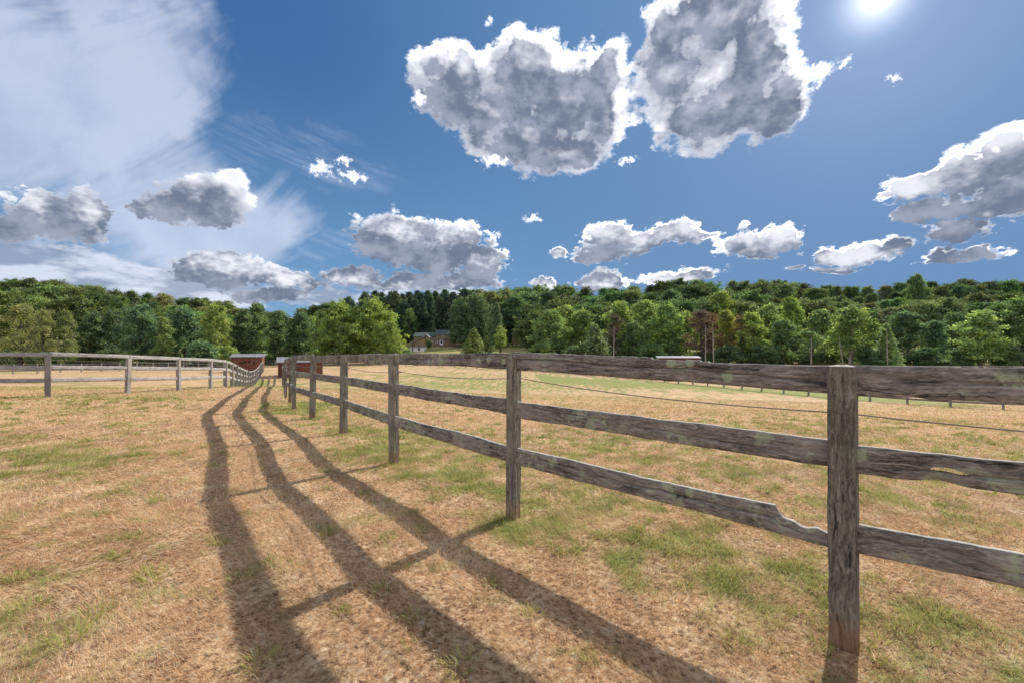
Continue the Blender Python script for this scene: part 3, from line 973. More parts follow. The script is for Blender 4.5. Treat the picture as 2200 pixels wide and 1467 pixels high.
def leaves_mesh(name, rs, cen, per, spread, size, flat=0.0, droop=None):
    """rhombic leaf sprays round many centres"""
    n = len(cen) * per
    c = np.repeat(cen, per, 0) + rs.randn(n, 3) * np.repeat(spread, per)[:, None] * np.array([1, 1, .75])
    a = rs.randn(n, 3); a[:, 2] *= (1 - flat); a /= np.linalg.norm(a, axis=1)[:, None]
    b = rs.randn(n, 3); b[:, 2] *= (1 - flat); b -= (a * b).sum(1)[:, None] * a; b /= np.linalg.norm(b, axis=1)[:, None] + 1e-9
    s = size * (.55 + .8 * rs.rand(n))[:, None]
    V = np.stack([c - a * s, c + b * s * .55, c + a * s, c - b * s * .55], 1).reshape(-1, 3)
    i = np.arange(n)[:, None] * 4
    F = np.concatenate([i, i+1, i+2, i+3], 1)
    me = bpy.data.meshes.new(name)
    me.vertices.add(n*4); me.vertices.foreach_set('co', V.astype(np.float32).ravel())
    me.loops.add(n*4); me.loops.foreach_set('vertex_index', F.astype(np.int32).ravel())
    me.polygons.add(n); me.polygons.foreach_set('loop_start', (np.arange(n) * 4).astype(np.int32))
    me.update(calc_edges=True)
    at = me.attributes.new('rnd', 'FLOAT', 'POINT')
    at.data.foreach_set('value', np.repeat(rs.rand(n) * .6 + np.repeat(rs.rand(len(cen)), per) * .4, 4).astype(np.float32))
    return me

def broad_tree(seed, H=15.0, W=5.2, base=.16, lobes=15, n_c=230, per=44, spread=.55, size=.30, open_=0.0, top=1.0, pale=False, stems=1, mat=None, dome=0.0):
    """trunk, limbs and a crown of leafy sprays: lobes set on limbs round the stem"""
    rs = np.random.RandomState(seed)
    L = []
    for k in range(lobes):
        u = (k + .5) / lobes
        z = H * (base + (1 - base) * (.12 + .80 * u))
        # crown outline: widest below the middle
        prof = math.sin(math.pi * min(1, (.18 + .82 * u)) ** top) ** .7
        prof = max(prof, dome * (1.0 - .35 * max(0, u - .6)))
        r = W * prof * (.45 + .55 * rs.rand()) * .72
        a = k * 2.4 + rs.rand() * .9
        rad = W * (.30 + .20 * rs.rand()) * (1.0 - (.25 if not dome else .05) * u)
        L.append((r * math.cos(a), r * math.sin(a), z, rad, rad * (.78 if not dome else 1.0)))
    L.append((rs.randn() * .3, rs.randn() * .3, H - W * .28, W * .30, W * .28))
    cen, spr = [], []
    while len(cen) < n_c:
        x, y, z, r, rz_ = L[rs.randint(len(L))]
        d = rs.randn(3); d /= np.linalg.norm(d)
        q = rs.rand() ** .45 if rs.rand() < .8 else rs.rand()
        q = q * (1 + .12 * rs.randn())
        p = np.array([x, y, z]) + d * np.array([r, r, rz_]) * q
        if p[2] < H * base * .7: continue
        cen.append(p); spr.append(spread * (.6 + .7 * rs.rand()))
    me = leaves_mesh('crown', rs, np.array(cen), per, np.array(spr), size)
    mb = MB()
    tr = H * .016 + .05
    bases = [(0, 0)] if stems == 1 else [(rs.randn() * .25 * s, rs.randn() * .25 * s) for s in range(stems)]
    for s, (bx, by) in enumerate(bases):
        tx, ty = (rs.randn() * W * .10 + bx * 2, rs.randn() * W * .10 + by * 2) if stems == 1 else (math.cos(s * 2.3) * W * .35, math.sin(s * 2.3 + 1) * W * .2)
        pts = [(bx + tx * t + .15 * math.sin(t * 7 + s), by + ty * t + .12 * math.cos(t * 6 + s), H * .88 * t - .3 * (t == 0)) for t in (0, .12, .28, .45, .62, .8, 1)]
        mb.tube(pts, [tr * k for k in (1.25, 1, .85, .66, .45, .28, .10)], 7)
    for k, (x, y, z, r, rz_) in enumerate(L[:-1]):
        t = max(.10, min(.75, (z / H - .22)))
        p0 = Vector((tx * t + bx, ty * t + by, H * .88 * t))
        p3 = Vector((x * .9, y * .9, z + rz_ * .2))
        p1 = p0.lerp(p3, .4) + Vector((0, 0, -.4)); p2 = p0.lerp(p3, .75) + Vector((0, 0, .1))
        mb.tube([p0, p1, p2, p3], [tr * .42, tr * .30, tr * .18, tr * .06], 5, cap=False)
    return me, mb, H, (mat or M_leaf), (M_pale_bark if pale else M_bark)

def conifer(seed, H=16.0, W=3.6, base=.04, layers=26, per=46, size=.26, ragged=.25):
    rs = np.random.RandomState(seed)
    cen, spr = [], []
    mb = MB()
    mb.tube([(0, 0, -.3), (0, 0, H * .3), (.05, 0, H * .7), (0, 0, H * .985)], [H*.016, H*.013, H*.007, .015], 7)
    for k in range(layers):
        u = k / (layers - 1)
        z = H * (base + (1 - base) * u * .97)
        r = W * (1 - u) ** .8 + .12
        nb = int(5 + 8 * (1 - u))
        for j in range(nb):
            a = 2 * math.pi * (j + rs.rand() * .7) / nb + k
            rr_ = r * (1 - ragged * rs.rand())
            for q in (.35, .65, .95):
                if rr_ * q < .1 and q < .9: continue
                cen.append((math.cos(a) * rr_ * q, math.sin(a) * rr_ * q, z - rr_ * q * .22 + .12 * rr_ * q * q))
                spr.append(.16 + .13 * rr_ * q * .5)
            if j % 2 == 0:
                mb.tube([(0, 0, z), (math.cos(a) * rr_ * .9, math.sin(a) * rr_ * .9, z - rr_ * .16)], [.04, .012], 4, cap=False)
    me = leaves_mesh('crown', rs, np.array(cen), max(6, int(9000 / len(cen))), np.array(spr), size, .35)
    return me, mb, H, M_needle, M_bark

def white_pine(seed, H=18.0, W=4.2):
    """plumed, irregular layers, ragged pointed top"""
    rs = np.random.RandomState(seed)
    cen, spr = [], []
    mb = MB()
    mb.tube([(0, 0, -.3), (.1, 0, H * .3), (-.05, .1, H * .7), (0, 0, H * .98)], [.30, .24, .13, .03], 7)
    for k in range(19):
        u = k / 18
        z = H * (.06 + .91 * u)
        r = W * (1 - u) ** .55 * (.75 + .35 * rs.rand()) + .35
        nb = int(6 + 5 * (1 - u))
        for j in range(nb):
            a = 2 * math.pi * (j + rs.rand() * .8) / nb + k * .7
            rr_ = r * (.55 + .5 * rs.rand())
            for q in (.3, .55, .8, 1.0):
                cen.append((math.cos(a) * rr_ * q, math.sin(a) * rr_ * q, z + rr_ * q * .16 + rs.randn() * .12))
                spr.append(.36)
            if j % 2: mb.tube([(0, 0, z), (math.cos(a) * rr_ * .9, math.sin(a) * rr_ * .9, z + rr_ * .15)], [.06, .015], 4, cap=False)
    me = leaves_mesh('crown', rs, np.array(cen), 18, np.array(spr), .27, .2)
    return me, mb, H, M_needle, M_bark

PROTO = {
 'oak_a': broad_tree(1, 16, 5.6, .12, 17, 330, 40, .52, .26),
 'oak_b': broad_tree(2, 16, 6.4, .10, 19, 360, 38, .55, .26),
 'oak_c': broad_tree(3, 16, 4.6, .08, 14, 280, 42, .50, .25),
 'oak_d': broad_tree(4, 16, 5.2, .18, 16, 300, 40, .50, .25, top=1.2),
 'tall': broad_tree(5, 17, 4.0, .10, 15, 260, 42, .45, .24),
 'ridge_a': broad_tree(21, 17, 7.6, .12, 24, 430, 40, .55, .30, dome=.72),
 'ridge_b': broad_tree(22, 17, 8.0, .10, 26, 460, 40, .58, .30, dome=.72),
 'ridge_c': broad_tree(23, 17, 6.2, .12, 20, 400, 40, .52, .29, dome=.72),
 'maple': broad_tree(6, 15, 8.2, .07, 26, 620, 44, .40, .24, stems=3),
 'lacy': broad_tree(7, 15, 4.6, .06, 18, 240, 40, .42, .17),
 'pale': broad_tree(8, 13, 4.2, .20, 15, 270, 40, .46, .22, pale=True),
 'bush': broad_tree(9, 5, 2.6, .02, 14, 210, 40, .30, .15),
 'young': broad_tree(10, 8, 2.3, .30, 9, 120, 40, .30, .15),
 'dying': broad_tree(12, 13, 3.0, .12, 11, 130, 34, .42, .16, mat=M_dry),
 'spruce': conifer(13, 16, 3.7),
 'cedar': conifer(14, 9, 3.3, layers=18, size=.20, ragged=.45),
 'narrow': conifer(15, 15, 2.3, layers=24),
 'pine': white_pine(16, 18, 4.4), 'pine_b': white_pine(17, 18, 5.4),
 'massive': broad_tree(18, 18, 8.0, .03, 26, 520, 40, .50, .26, mat=M_needle, dome=.6),
}
for k, (me, mb, H, ml, mbk) in list(PROTO.items()):
    if not me.materials: me.materials.append(ml)
    tm = bpy.data.meshes.new('trunk')
    tm.from_pydata(mb.v, [], mb.f)
    for q in tm.polygons: q.use_smooth = True
    tm.materials.append(mbk)
    # one joined mesh as well, for trees too far off to show their parts
    lv = np.empty(len(me.vertices) * 3, dtype=np.float32); me.vertices.foreach_get('co', lv)
    PROTO[k] = (me, tm, H)

KIND_NAME = {'massive': 'pine_tree', 'spruce': 'spruce_tree', 'cedar': 'cedar_tree', 'narrow': 'spruce_tree', 'pine': 'pine_tree', 'pine_b': 'pine_tree', 'bush': 'shrub', 'dying': 'dying_tree'}
rt = random.Random(21)
TREES = []
def tree(kind, px, ty, dist, label, wide=1.0, tint=(1, 1, 1), group=None, cat='tree', sink=0.0, name=None):
    """stands dist metres out at the bearing of px, tall enough for its top to reach ty"""
    x_ = (px - 1100) / FPX * dist
    y_ = dist
    z_ = h1(x_, y_) - sink
    top = CAM_H + (760 - ty) / FPX * dist
    me, tm, H = PROTO[kind]
    s = max(.15, (top - z_) / H)
    t = thing(name or KIND_NAME.get(kind, 'leafy_tree'), ' '.join(label.split()[:16]), cat, (x_, y_, z_), rt.uniform(0, 6.28), group)
    c = link('crown', me, None, t); b = link('trunk', tm, None, t)
    t.scale = (s * wide, s * wide, s)
    c.color = (*tint, 1)
    TREES.append((x_, y_, s))
    return t

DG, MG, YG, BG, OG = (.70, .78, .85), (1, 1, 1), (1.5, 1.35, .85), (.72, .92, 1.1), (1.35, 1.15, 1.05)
# --- left wood edge, front row from the left edge inwards
FR = 'trees along the edge of the left wood'
tree('lacy', 45, 655, 92, 'large feathery olive green tree at the left edge of the picture', 1.25, OG, FR)
tree('lacy', 92, 668, 90, 'feathery olive tree just right of the big one at the left edge', .9, OG, FR)
tree('lacy', 140, 668, 93, 'slim feathery tree with visible trunk right of the two olive trees', .75, (1.15,1.05,.9), FR)
tree('oak_c', 195, 672, 100, 'dark green tree, right of the slim feathery tree on the left', 1, DG, FR)
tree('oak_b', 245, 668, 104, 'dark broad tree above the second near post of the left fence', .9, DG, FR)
tree('oak_a', 300, 655, 97, 'big rounded blue green tree above the left fence, largest of its row', 1.05, BG, FR)
tree('tall', 352, 682, 94, 'slender tree with a pale crown, above the third post of the left fence', .9, (1.2,1.25,.95), FR)
tree('oak_d', 398, 660, 99, 'dark rounded tree between the slender pale tree and the yellow green tree', 1, BG, FR)
tree('oak_b', 465, 655, 98, 'wide yellow green tree left of the red shed', .78, (1.35,1.3,.85), FR)
tree('bush', 432, 735, 90, 'blue green shrub under the dark trees left of the red shed', 1.3, BG, FR, 'shrub')
tree('bush', 488, 745, 84, 'bright round shrub beside the left end of the red shed', 1.1, (1.3,1.35,1.0), FR, 'shrub')
tree('oak_c', 520, 665, 104, 'dark green tree directly behind the left red shed', .9, DG, FR)
tree('tall', 552, 652, 112, 'tall tree with a small rounded top above the right end of the left red shed', 1, (.85,.95,.85), FR)
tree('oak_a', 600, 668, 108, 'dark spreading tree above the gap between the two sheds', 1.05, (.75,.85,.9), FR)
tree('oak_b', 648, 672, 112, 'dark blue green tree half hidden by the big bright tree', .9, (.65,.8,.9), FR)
# --- the middle
tree('maple', 728, 654, 104, 'big bright green spreading tree behind the right shed, left of its twin', 1.02, (1.25,1.3,.8), None)
tree('maple', 800, 648, 108, 'big bright green spreading tree left of the farmhouse, right of its twin', 1.0, (1.35,1.35,.8), None)
tree('oak_b', 838, 692, 103, 'low bright tree sloping down at the right foot of the twin crowned tree', .95, (1.3,1.3,.85), None)
MID = 'trees round the farmhouse lawn'
tree('lacy', 880, 664, 206, 'pale lacy tree rising behind the left gable of the farmhouse', 1.0, (.9,1.05,.85), MID)
tree('narrow', 932, 688, 203, 'small pointed conifer above the farmhouse roof', 1.0, (1.5,1.4,1.1), MID)
tree('spruce', 908, 640, 215, 'dark pointed conifer behind the farmhouse, left of the massive pines', 1.1, (.6,.7,.8), MID)
tree('massive', 992, 642, 180, 'massive grey green pine right of the farmhouse, left of its pair', .80, (.9,1.0,.8), MID)
tree('massive', 1020, 634, 184, 'massive grey green pine right of the farmhouse, right of its pair', .95, (.95,1.0,.85), MID)
tree('spruce', 1068, 648, 180, 'grey green spruce right of the massive pines', .95, (1.1,1.15,1.05), MID)
tree('narrow', 1092, 640, 205, 'dark narrow spruce behind the young pale tree', 1.2, (.7,.8,.8), MID)
tree('cedar', 1018, 706, 118, 'bushy yellow green cedar behind the top rail left of the second post', 1.45, (1.7,1.5,.9), MID)
tree('cedar', 1046, 722, 122, 'lower bushy cedar touching the right side of the yellow green cedar', 1.3, (1.6,1.4,.9), MID)
tree('young', 1076, 700, 126, 'young pale green tree with a thin trunk left of the upland pasture', .85, (1.5,1.45,1.0), MID)
tree('bush', 897, 727, 165, 'bright small tree behind the white walled outbuilding', .7, YG, MID, 'shrub')
tree('bush', 920, 729, 176, 'dark round shrub against the front wall of the farmhouse', 1.0, DG, MID, 'shrub')
# --- right front row
RF = 'trees along the far edge of the right paddock'
row = [
 ('oak_b', 1184, 668, 112, 'broad dark green tree right of the upland pasture gap', .95, (1.0,1.1,.9)),
 ('oak_a', 1215, 656, 122, 'tall yellow green tree behind the broad dark one right of the pasture gap', .95, (1.25,1.2,.85)),
 ('cedar', 1278, 696, 104, 'grey green cone shaped cedar in front of the right tree line', 1.15, (1.5,1.4,1.2)),
 ('oak_d', 1255, 665, 120, 'green tree left of and behind the grey cone shaped cedar', .9, (1.1,1.15,.9)),
 ('dying', 1322, 675, 112, 'thin grey brown tree with bare stem right of the cone shaped cedar', .9, (.6,.7,.7)),
 ('oak_c', 1330, 648, 128, 'bright green tree top above the thin grey brown tree', 1.0, (1.3,1.3,.9)),
 ('oak_d', 1362, 690, 110, 'dark low cedar like tree right of the thin grey brown tree', .9, (.75,.85,.75)),
 ('oak_a', 1388, 645, 124, 'tallest bright green tree in the middle of the right tree line', 1.0, (1.25,1.3,.95)),
 ('oak_b', 1432, 655, 116, 'wide mid green tree left of the brown dying trees', .85, (1.05,1.2,.95)),
 ('oak_d', 1475, 668, 122, 'green tree just left of the brown dying tree', .8, (1.2,1.2,.9)),
 ('dying', 1506, 666, 110, 'brown dying tree with orange leaves in the right tree line', 1.25, (.82,.80,.85)),
 ('dying', 1528, 672, 113, 'second brown dying tree with taller bare stem, right of the first', 1.0, (1.05,.85,.75)),
 ('oak_b', 1548, 628, 150, 'rounded tree standing above the others over the brown trees', .75, (1.25,1.2,.75)),
 ('tall', 1558, 668, 116, 'yellow tinted tree between the two groups of brown leaves', 1.0, (1.5,1.3,.8)),
 ('dying', 1592, 680, 112, 'tree with ochre upper leaves right of the yellow tinted tree', 1.0, (1.05,1.1,.75)),
 ('oak_c', 1618, 672, 110, 'lime green tree with a spreading crown right of the ochre tree', .95, (1.35,1.35,.85)),
 ('oak_a', 1650, 655, 122, 'pale green tree behind the lime green one', .85, (1.2,1.25,1.0)),
 ('tall', 1700, 640, 135, 'slender bright tree reaching above the row over the dark grey green trees', .9, (1.25,1.35,.8)),
 ('oak_d', 1683, 685, 108, 'dark grey green tree with a soft outline left of the post', .95, (.75,.88,.85)),
 ('young', 1742, 712, 104, 'small pale tree with a thin stem left of the big post', 1.3, (1.1,1.2,1.1)),
 ('oak_a', 1765, 665, 120, 'dull green tree behind the small pale tree left of the post', .95, (.95,1.0,.9)),
 ('pale', 1828, 658, 101, 'large light green tree with forked white trunk above the big post', 1.1, (1.05,1.12,.85)),
 ('oak_c', 1858, 700, 107, 'dark undergrowth tree right of the forked white trunk', .8, (.7,.9,.9)),
 ('spruce', 1905, 693, 98, 'light topped conifer with a bare straight trunk right of the big post', 1.1, (1.5,1.6,1.1)),
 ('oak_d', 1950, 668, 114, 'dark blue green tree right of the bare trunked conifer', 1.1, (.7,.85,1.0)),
 ('oak_a', 2010, 690, 112, 'deep blue green tree, left of the bright round tree', .9, (.6,.8,.95)),
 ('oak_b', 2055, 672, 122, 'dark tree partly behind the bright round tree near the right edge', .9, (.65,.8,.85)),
 ('oak_c', 2106, 668, 92, 'bright round silvery green tree near the right edge', 1.22, (1.35,1.45,1.2)),
 ('tall', 2148, 655, 100, 'tall ivy dark tree between the bright round tree and the right edge', 1.1, (.75,.9,.85)),
 ('oak_b', 2200, 640, 96, 'big dark tree cut by the right edge of the picture', .8, (.8,.95,.85)),
]
for kind, px_, ty_, d_, lab, w_, tint in row:
    tree(kind, px_, ty_, d_, lab, w_ * 1.22, tuple(1.12 * c for c in tint), RF)
# the lone taller crown on the right skyline
tree('oak_d', 1972, 588, 190, 'tallest crown breaking the right skyline', .75, (.8,.95,.85), None)
# outside the frame, so that the wood goes on
for px_, kind, d_ in ((-60,'oak_a',95),(-140,'oak_b',98),(-230,'oak_d',96),(-330,'oak_a',100),(2270,'oak_a',95),(2350,'oak_c',98),(2440,'oak_b',96),(2550,'oak_a',99)):
    pass

# --- the wooded hills behind
def band(anchors, px_):
    return float(np.interp(px_, [a[0] for a in anchors], [a[1] for a in anchors]))
SKYL = [(-200,600),(0,606),(60,602),(110,606),(180,612),(250,625),(300,628),(400,640),(480,650),(520,664),(560,668),(620,664),(700,656),(730,640),(780,630),(840,626),(900,622),(960,618),(1000,622),(1060,624),(1110,618),(1200,618),(1300,617),(1345,618),(1390,612),(1430,603),(1500,601),(1560,606),(1640,600),(1700,602),(1760,611),(1830,618),(1900,614),(1960,606),(2040,606),(2080,600),(2140,603),(2200,606),(2400,600)]
def wood_kind(px_, d_):
    if 715 < px_ < 1010 and d_ > 200: return rt.choice(['pine', 'pine_b'])
    if 1000 < px_ < 1130 and d_ < 215: return rt.choice(['spruce', 'oak_d', 'oak_a'])
    return rt.choice(['ridge_a', 'ridge_b', 'ridge_c', 'ridge_a', 'ridge_b', 'oak_b'])
n_wood = 0
ZONES = [(110,'above the feathery olive trees'),(260,'above the first posts of the left fence'),(380,'above the big blue green tree'),(500,'above the yellow green tree'),
 (620,'above the two red sheds'),(720,'left of the twin crowned bright tree'),(850,'above the twin crowned bright tree'),(940,'above the farmhouse'),(1030,'above the massive pines'),
 (1130,'above the upland pasture'),(1230,'above the broad dark tree by the pasture'),(1330,'above the cone shaped cedar'),(1440,'above the tallest bright green tree'),(1530,'above the brown dying trees'),
 (1620,'right of the lone yellowish crown'),(1720,'above the slender bright tree'),(1800,'above the small pale tree'),(1880,'above the forked white trunk'),
 (1960,'left of the tallest skyline crown'),(2050,'right of the tallest skyline crown'),(2140,'above the bright round silvery tree'),(9999,'above the trees at the right edge')]
def wood_label(px_, rowd, kind):
    z = next(t for lim, t in ZONES if px_ < lim)
    r = {226: 'crest', 240: 'skyline', 258: 'far crest', 210: 'upper slope', 178: 'middle slope', 150: 'lower slope'}[rowd]
    k = {'pine': 'jagged dark pine', 'pine_b': 'broad dark pine', 'spruce': 'pointed dark spruce', 'ridge_a': 'rounded dark tree', 'ridge_b': 'broad domed tree',
         'ridge_c': 'upright leafy tree', 'oak_b': 'smaller rough crowned tree'}.get(kind, 'leafy green tree')
    return k + ' on the ' + r + ' ' + z
def place_wood(px_, ty_, d_, rowd):
    global n_wood
    kind = wood_kind(px_, d_)
    pine = kind.startswith('pine')
    if pine:
        grp_, lab = 'pines on the central skyline', 'dark jagged pine among the pines on the skyline above the farmhouse'
    elif px_ < 700:
        grp_, lab = 'trees on the wooded hill at the left', 'dense green tree in the mass of the wooded hill at the left'
    elif px_ < 1130:
        grp_, lab = 'trees on the slope behind the farmhouse', 'dark green tree on the wooded slope behind the farmhouse'
    else:
        grp_, lab = 'trees on the wooded ridge at the right', 'dark rounded tree massed on the wooded ridge behind the right tree line'
    lab = wood_label(px_, rowd, kind)
    k = rt.choice([.62, .75, .9, 1.1])
    tint = (k * rt.uniform(.62, .95), k * rt.uniform(.78, .98), k * rt.uniform(.75, 1.0))
    if px_ < 700: tint = (tint[0] * 1.25, tint[1] * 1.12, tint[2] * .9)
    # real trees are 13 to 24 m: let the ground decide and only trim the height
    x_, y_ = (px_ - 1100) / FPX * d_, d_
    g_ = h1(x_, y_)
    top = CAM_H + (760 - ty_) / FPX * d_
    if top - g_ < 7: return
    sink = max(0.0, (top - g_) - 23)
    H_ = min(top - g_, 23)
    ty2 = 760 - (g_ + H_ - CAM_H) * FPX / d_
    tree(kind, px_, ty2, d_, lab, rt.uniform(.85, 1.4) if not pine else 1.15, tint, grp_)
    n_wood += 1

for rowd, lift, step, lo, hi in ((240, 0, 34, -30, 2230), (258, 3, 34, 640, 1160), (210, 15, 42, -30, 2230), (226, 6, 28, 700, 1140), (178, 33, 50, -30, 2230), (150, 46, 54, 130, 2230)):
    px_ = lo
    while px_ < hi:
        q = px_ + rt.uniform(-9, 9)
        d_ = rowd + rt.uniform(-8, 8)
        if q < 640: d_ *= .80 if rowd > 200 else .78
        ty_ = band(SKYL, q) + lift + (rt.uniform(-3, 5) if lift < 5 else rt.uniform(-8, 9))
        px_ += step * rt.uniform(.8, 1.2)
        if rowd < 200 and 855 < q < 1135: continue      # lawn and pasture round the house
        if rowd < 230 and 1085 < q < 1132 and rowd > 150 and rowd < 200: continue
        if rowd < 150 and 655 < q < 880: continue
        if rowd <= 160 and q < 640: continue
        place_wood(q, ty_, d_, rowd)
byl = {}
for o in list(C.objects):
    if o.get('category') and o.get('label'): byl.setdefault(o['label'], []).append(o)
for l_, os_ in byl.items():
    if len(os_) in (2, 3, 5):
        os_.sort(key=lambda o: o.location.x / o.location.y)
        for o, w_ in zip(os_, ('leftmost', 'rightmost') if len(os_) == 2 else ('leftmost', 'middle', 'rightmost') if len(os_) == 3 else ('leftmost', 'second from left', 'middle', 'second from right', 'rightmost')):
            o['label'] = ' '.join((w_ + ' ' + l_.replace('smaller rough crowned tree', 'rough crowned tree').replace('the tallest bright green tree', 'the tallest bright tree')).split()[:16])

# undergrowth in the shade of the wood edge
for i, (px_, ty_, d_, lab, tint) in enumerate((
   (250, 752, 98, 'low dark undergrowth bush left of the second near post of the left fence', DG),
   (350, 752, 96, 'low dark undergrowth bush under the slender pale tree', DG),
   (575, 762, 118, 'dark bush in the gap between the two sheds', DG),
   (635, 757, 116, 'dark bush above the right shed roof', DG),
   (690, 752, 112, 'dark bush under the left side of the big bright tree', (.8,1,.8)),
   (1160, 740, 106, 'leafy bush at the foot of the broad dark tree by the pasture gap', (1.1,1.2,.9)),
   (1235, 745, 104, 'dark bush left of the cone shaped cedar', DG),
   (1400, 740, 106, 'green bush below the tallest bright tree of the right line', (.9,1.1,.9)),
   (1560, 745, 106, 'dark bush below the yellow tinted tree', DG),
   (1640, 745, 104, 'dark bush below the lime green tree', DG),
   (1870, 752, 98, 'blue green bush right of the forked white trunk', BG),
   (1990, 748, 100, 'dark blue green bush left of the bright round tree', (.6,.8,.9)),
   (2065, 752, 94, 'blue green bush at the foot of the bright round tree', BG),
   (2160, 745, 92, 'dark bush at the foot of the ivy dark tree by the right edge', DG))):
    tree('bush', px_, ty_, d_, lab, 1.6, tint, None, 'shrub')

# tangled undergrowth along the whole foot of the wood
rs = np.random.RandomState(77)
cen = []
path = [(-130, 96), (-95, 97), (-80, 104), (-60, 108), (-47, 118), (-28, 122)]
path2 = [(6, 112), (14, 109), (30, 110), (48, 109), (66, 108), (84, 104), (100, 100), (112, 98), (135, 96)]
for pth in (path, path2):
    for (xa_, ya_), (xb_, yb_) in zip(pth[:-1], pth[1:]):
        n_ = int(math.hypot(xb_-xa_, yb_-ya_) * 22)
        for k in range(n_):
            t_ = rs.rand(); x_ = xa_ + (xb_-xa_)*t_; y_ = ya_ + (yb_-ya_)*t_ + abs(rs.randn()) * 4
            hh = (1.1 + 3.4 * float(fbm(x_, y_, 6.0, 3)) ** 1.3) * rs.rand() ** .6
            cen.append((x_, y_, h1(x_, y_) + hh))
me = leaves_mesh('undergrowth', rs, np.array(cen), 26, np.full(len(cen), .42), .22)
ug = link('undergrowth', me, M_leaf)
ug.color = (.75, .85, .85, 1)
tag(ug, 'dark tangled undergrowth along the foot of the woods', 'undergrowth', kind='stuff')

for px_, ty_, lean_, lab in ((1515, 700, .02, 'thin pale bare trunk under the brown dying tree'), (1533, 690, -.01, 'taller thin bare trunk just right of the brown dying tree'),
                             (1742, 722, .015, 'thin bare trunk below the small pale tree left of the post'), (1906, 705, .0, 'straight bare pole like trunk right of the big post'),
                             (1812, 720, -.16, 'white trunk leaning left behind the big post'), (1318, 700, .02, 'grey bare trunk right of the cone shaped cedar'),
                             (2186, 735, .10, 'grey leaning trunk at the right edge')):
    d_ = 95.0
    x_ = (px_ - 1100) / FPX * d_
    z_ = h1(x_, d_)
    H_ = CAM_H + (760 - ty_) / FPX * d_ - z_
    t = thing('bare_tree', lab, 'tree', (x_, d_, z_), rt.uniform(-.3, .3), None)
    mb = MB()
    mb.tube([(0, 0, -.3), (lean_ * H_ * .3, .05, H_ * .3), (lean_ * H_ * .72, 0, H_ * .65), (lean_ * H_ * .9, 0, H_)], [.13, .11, .07, .02], 7)
    mb.build('trunk', M_pale_bark, t, True)
    for k in range(6):
        b2 = MB()
        zz_ = H_ * (.38 + .09 * k); a_ = k * 2.1
        b2.tube([(lean_ * zz_, 0, zz_), (lean_ * zz_ + math.cos(a_) * .7, math.sin(a_) * .5, zz_ + .35), (lean_ * zz_ + math.cos(a_) * 1.3, math.sin(a_) * .9, zz_ + .5)], [.035, .02, .008], 5)
        b2.build('branch', M_pale_bark, t, True)

# ------------------------------------------------------------------ buildings
def plank(name, a, b, n=8.0, axis=0, rough=.85):
    m, N, out = new_mat(name)
    o = objco(N)
    s = N.sep(o)[axis]
    fr = N.m('FRACT', N.m('MULTIPLY', s, n))
    gap = N.sm(N.m('ABSOLUTE', N.m('SUBTRACT', fr, .5)), .42, .49)
    cell = N.new('ShaderNodeTexWhiteNoise', noise_dimensions='1D')
    N.put(cell.inputs['W'], N.m('FLOOR', N.m('MULTIPLY', s, n)))
    st = N.noise(N.v('MULTIPLY', o, (1, 1, .3) if axis == 0 else (.3, 1, 1)), 5.0, 5, .6)
    col = N.mix(N.m('MULTIPLY', N.m('ADD', cell.outputs['Value'], st), .5), a, b)
    col = N.mix(N.m('MULTIPLY', gap, .7), col, tuple(c * .3 for c in a))
    principled(N, out, col, rough, bump(N, gap, -.5, .02), .2)
    return m
def plain(name, a, b, sc=3.0, rough=.85, metal=0.0, spec=.3):
    m, N, out = new_mat(name)
    n = N.noise(objco(N), sc, 5, .6)
    principled(N, out, N.mix(N.sm(n, .3, .7), a, b), rough, bump(N, n, .3, .01), spec, metal)
    return m
M_red = plank('red_boards', (.13, .048, .033), (.22, .090, .062), 5.0)
M_tin = plank('grey_tin', (.19, .19, .21), (.27, .265, .285), 2.2, rough=.5)
M_white = plain('white_wall', (.70, .69, .68), (.80, .80, .79))
M_trim = plain('white_trim', (.74, .74, .74), (.82, .82, .82))
M_brick = plain('brick', (.20, .125, .095), (.30, .195, .15), 9.0)
M_siding = plank('tan_siding', (.24, .17, .09), (.33, .24, .13), 4.0, 2)
M_shingle = plain('green_shingle', (.055, .085, .075), (.10, .13, .12), 7.0)
M_brownroof = plain('brown_shingle', (.16, .12, .10), (.24, .19, .16), 7.0)
M_glass = plain('dark_glass', (.02, .025, .03), (.05, .06, .07), 1.0, .15, 0, .6)
M_dark = plain('near_black', (.012, .010, .010), (.025, .02, .02))

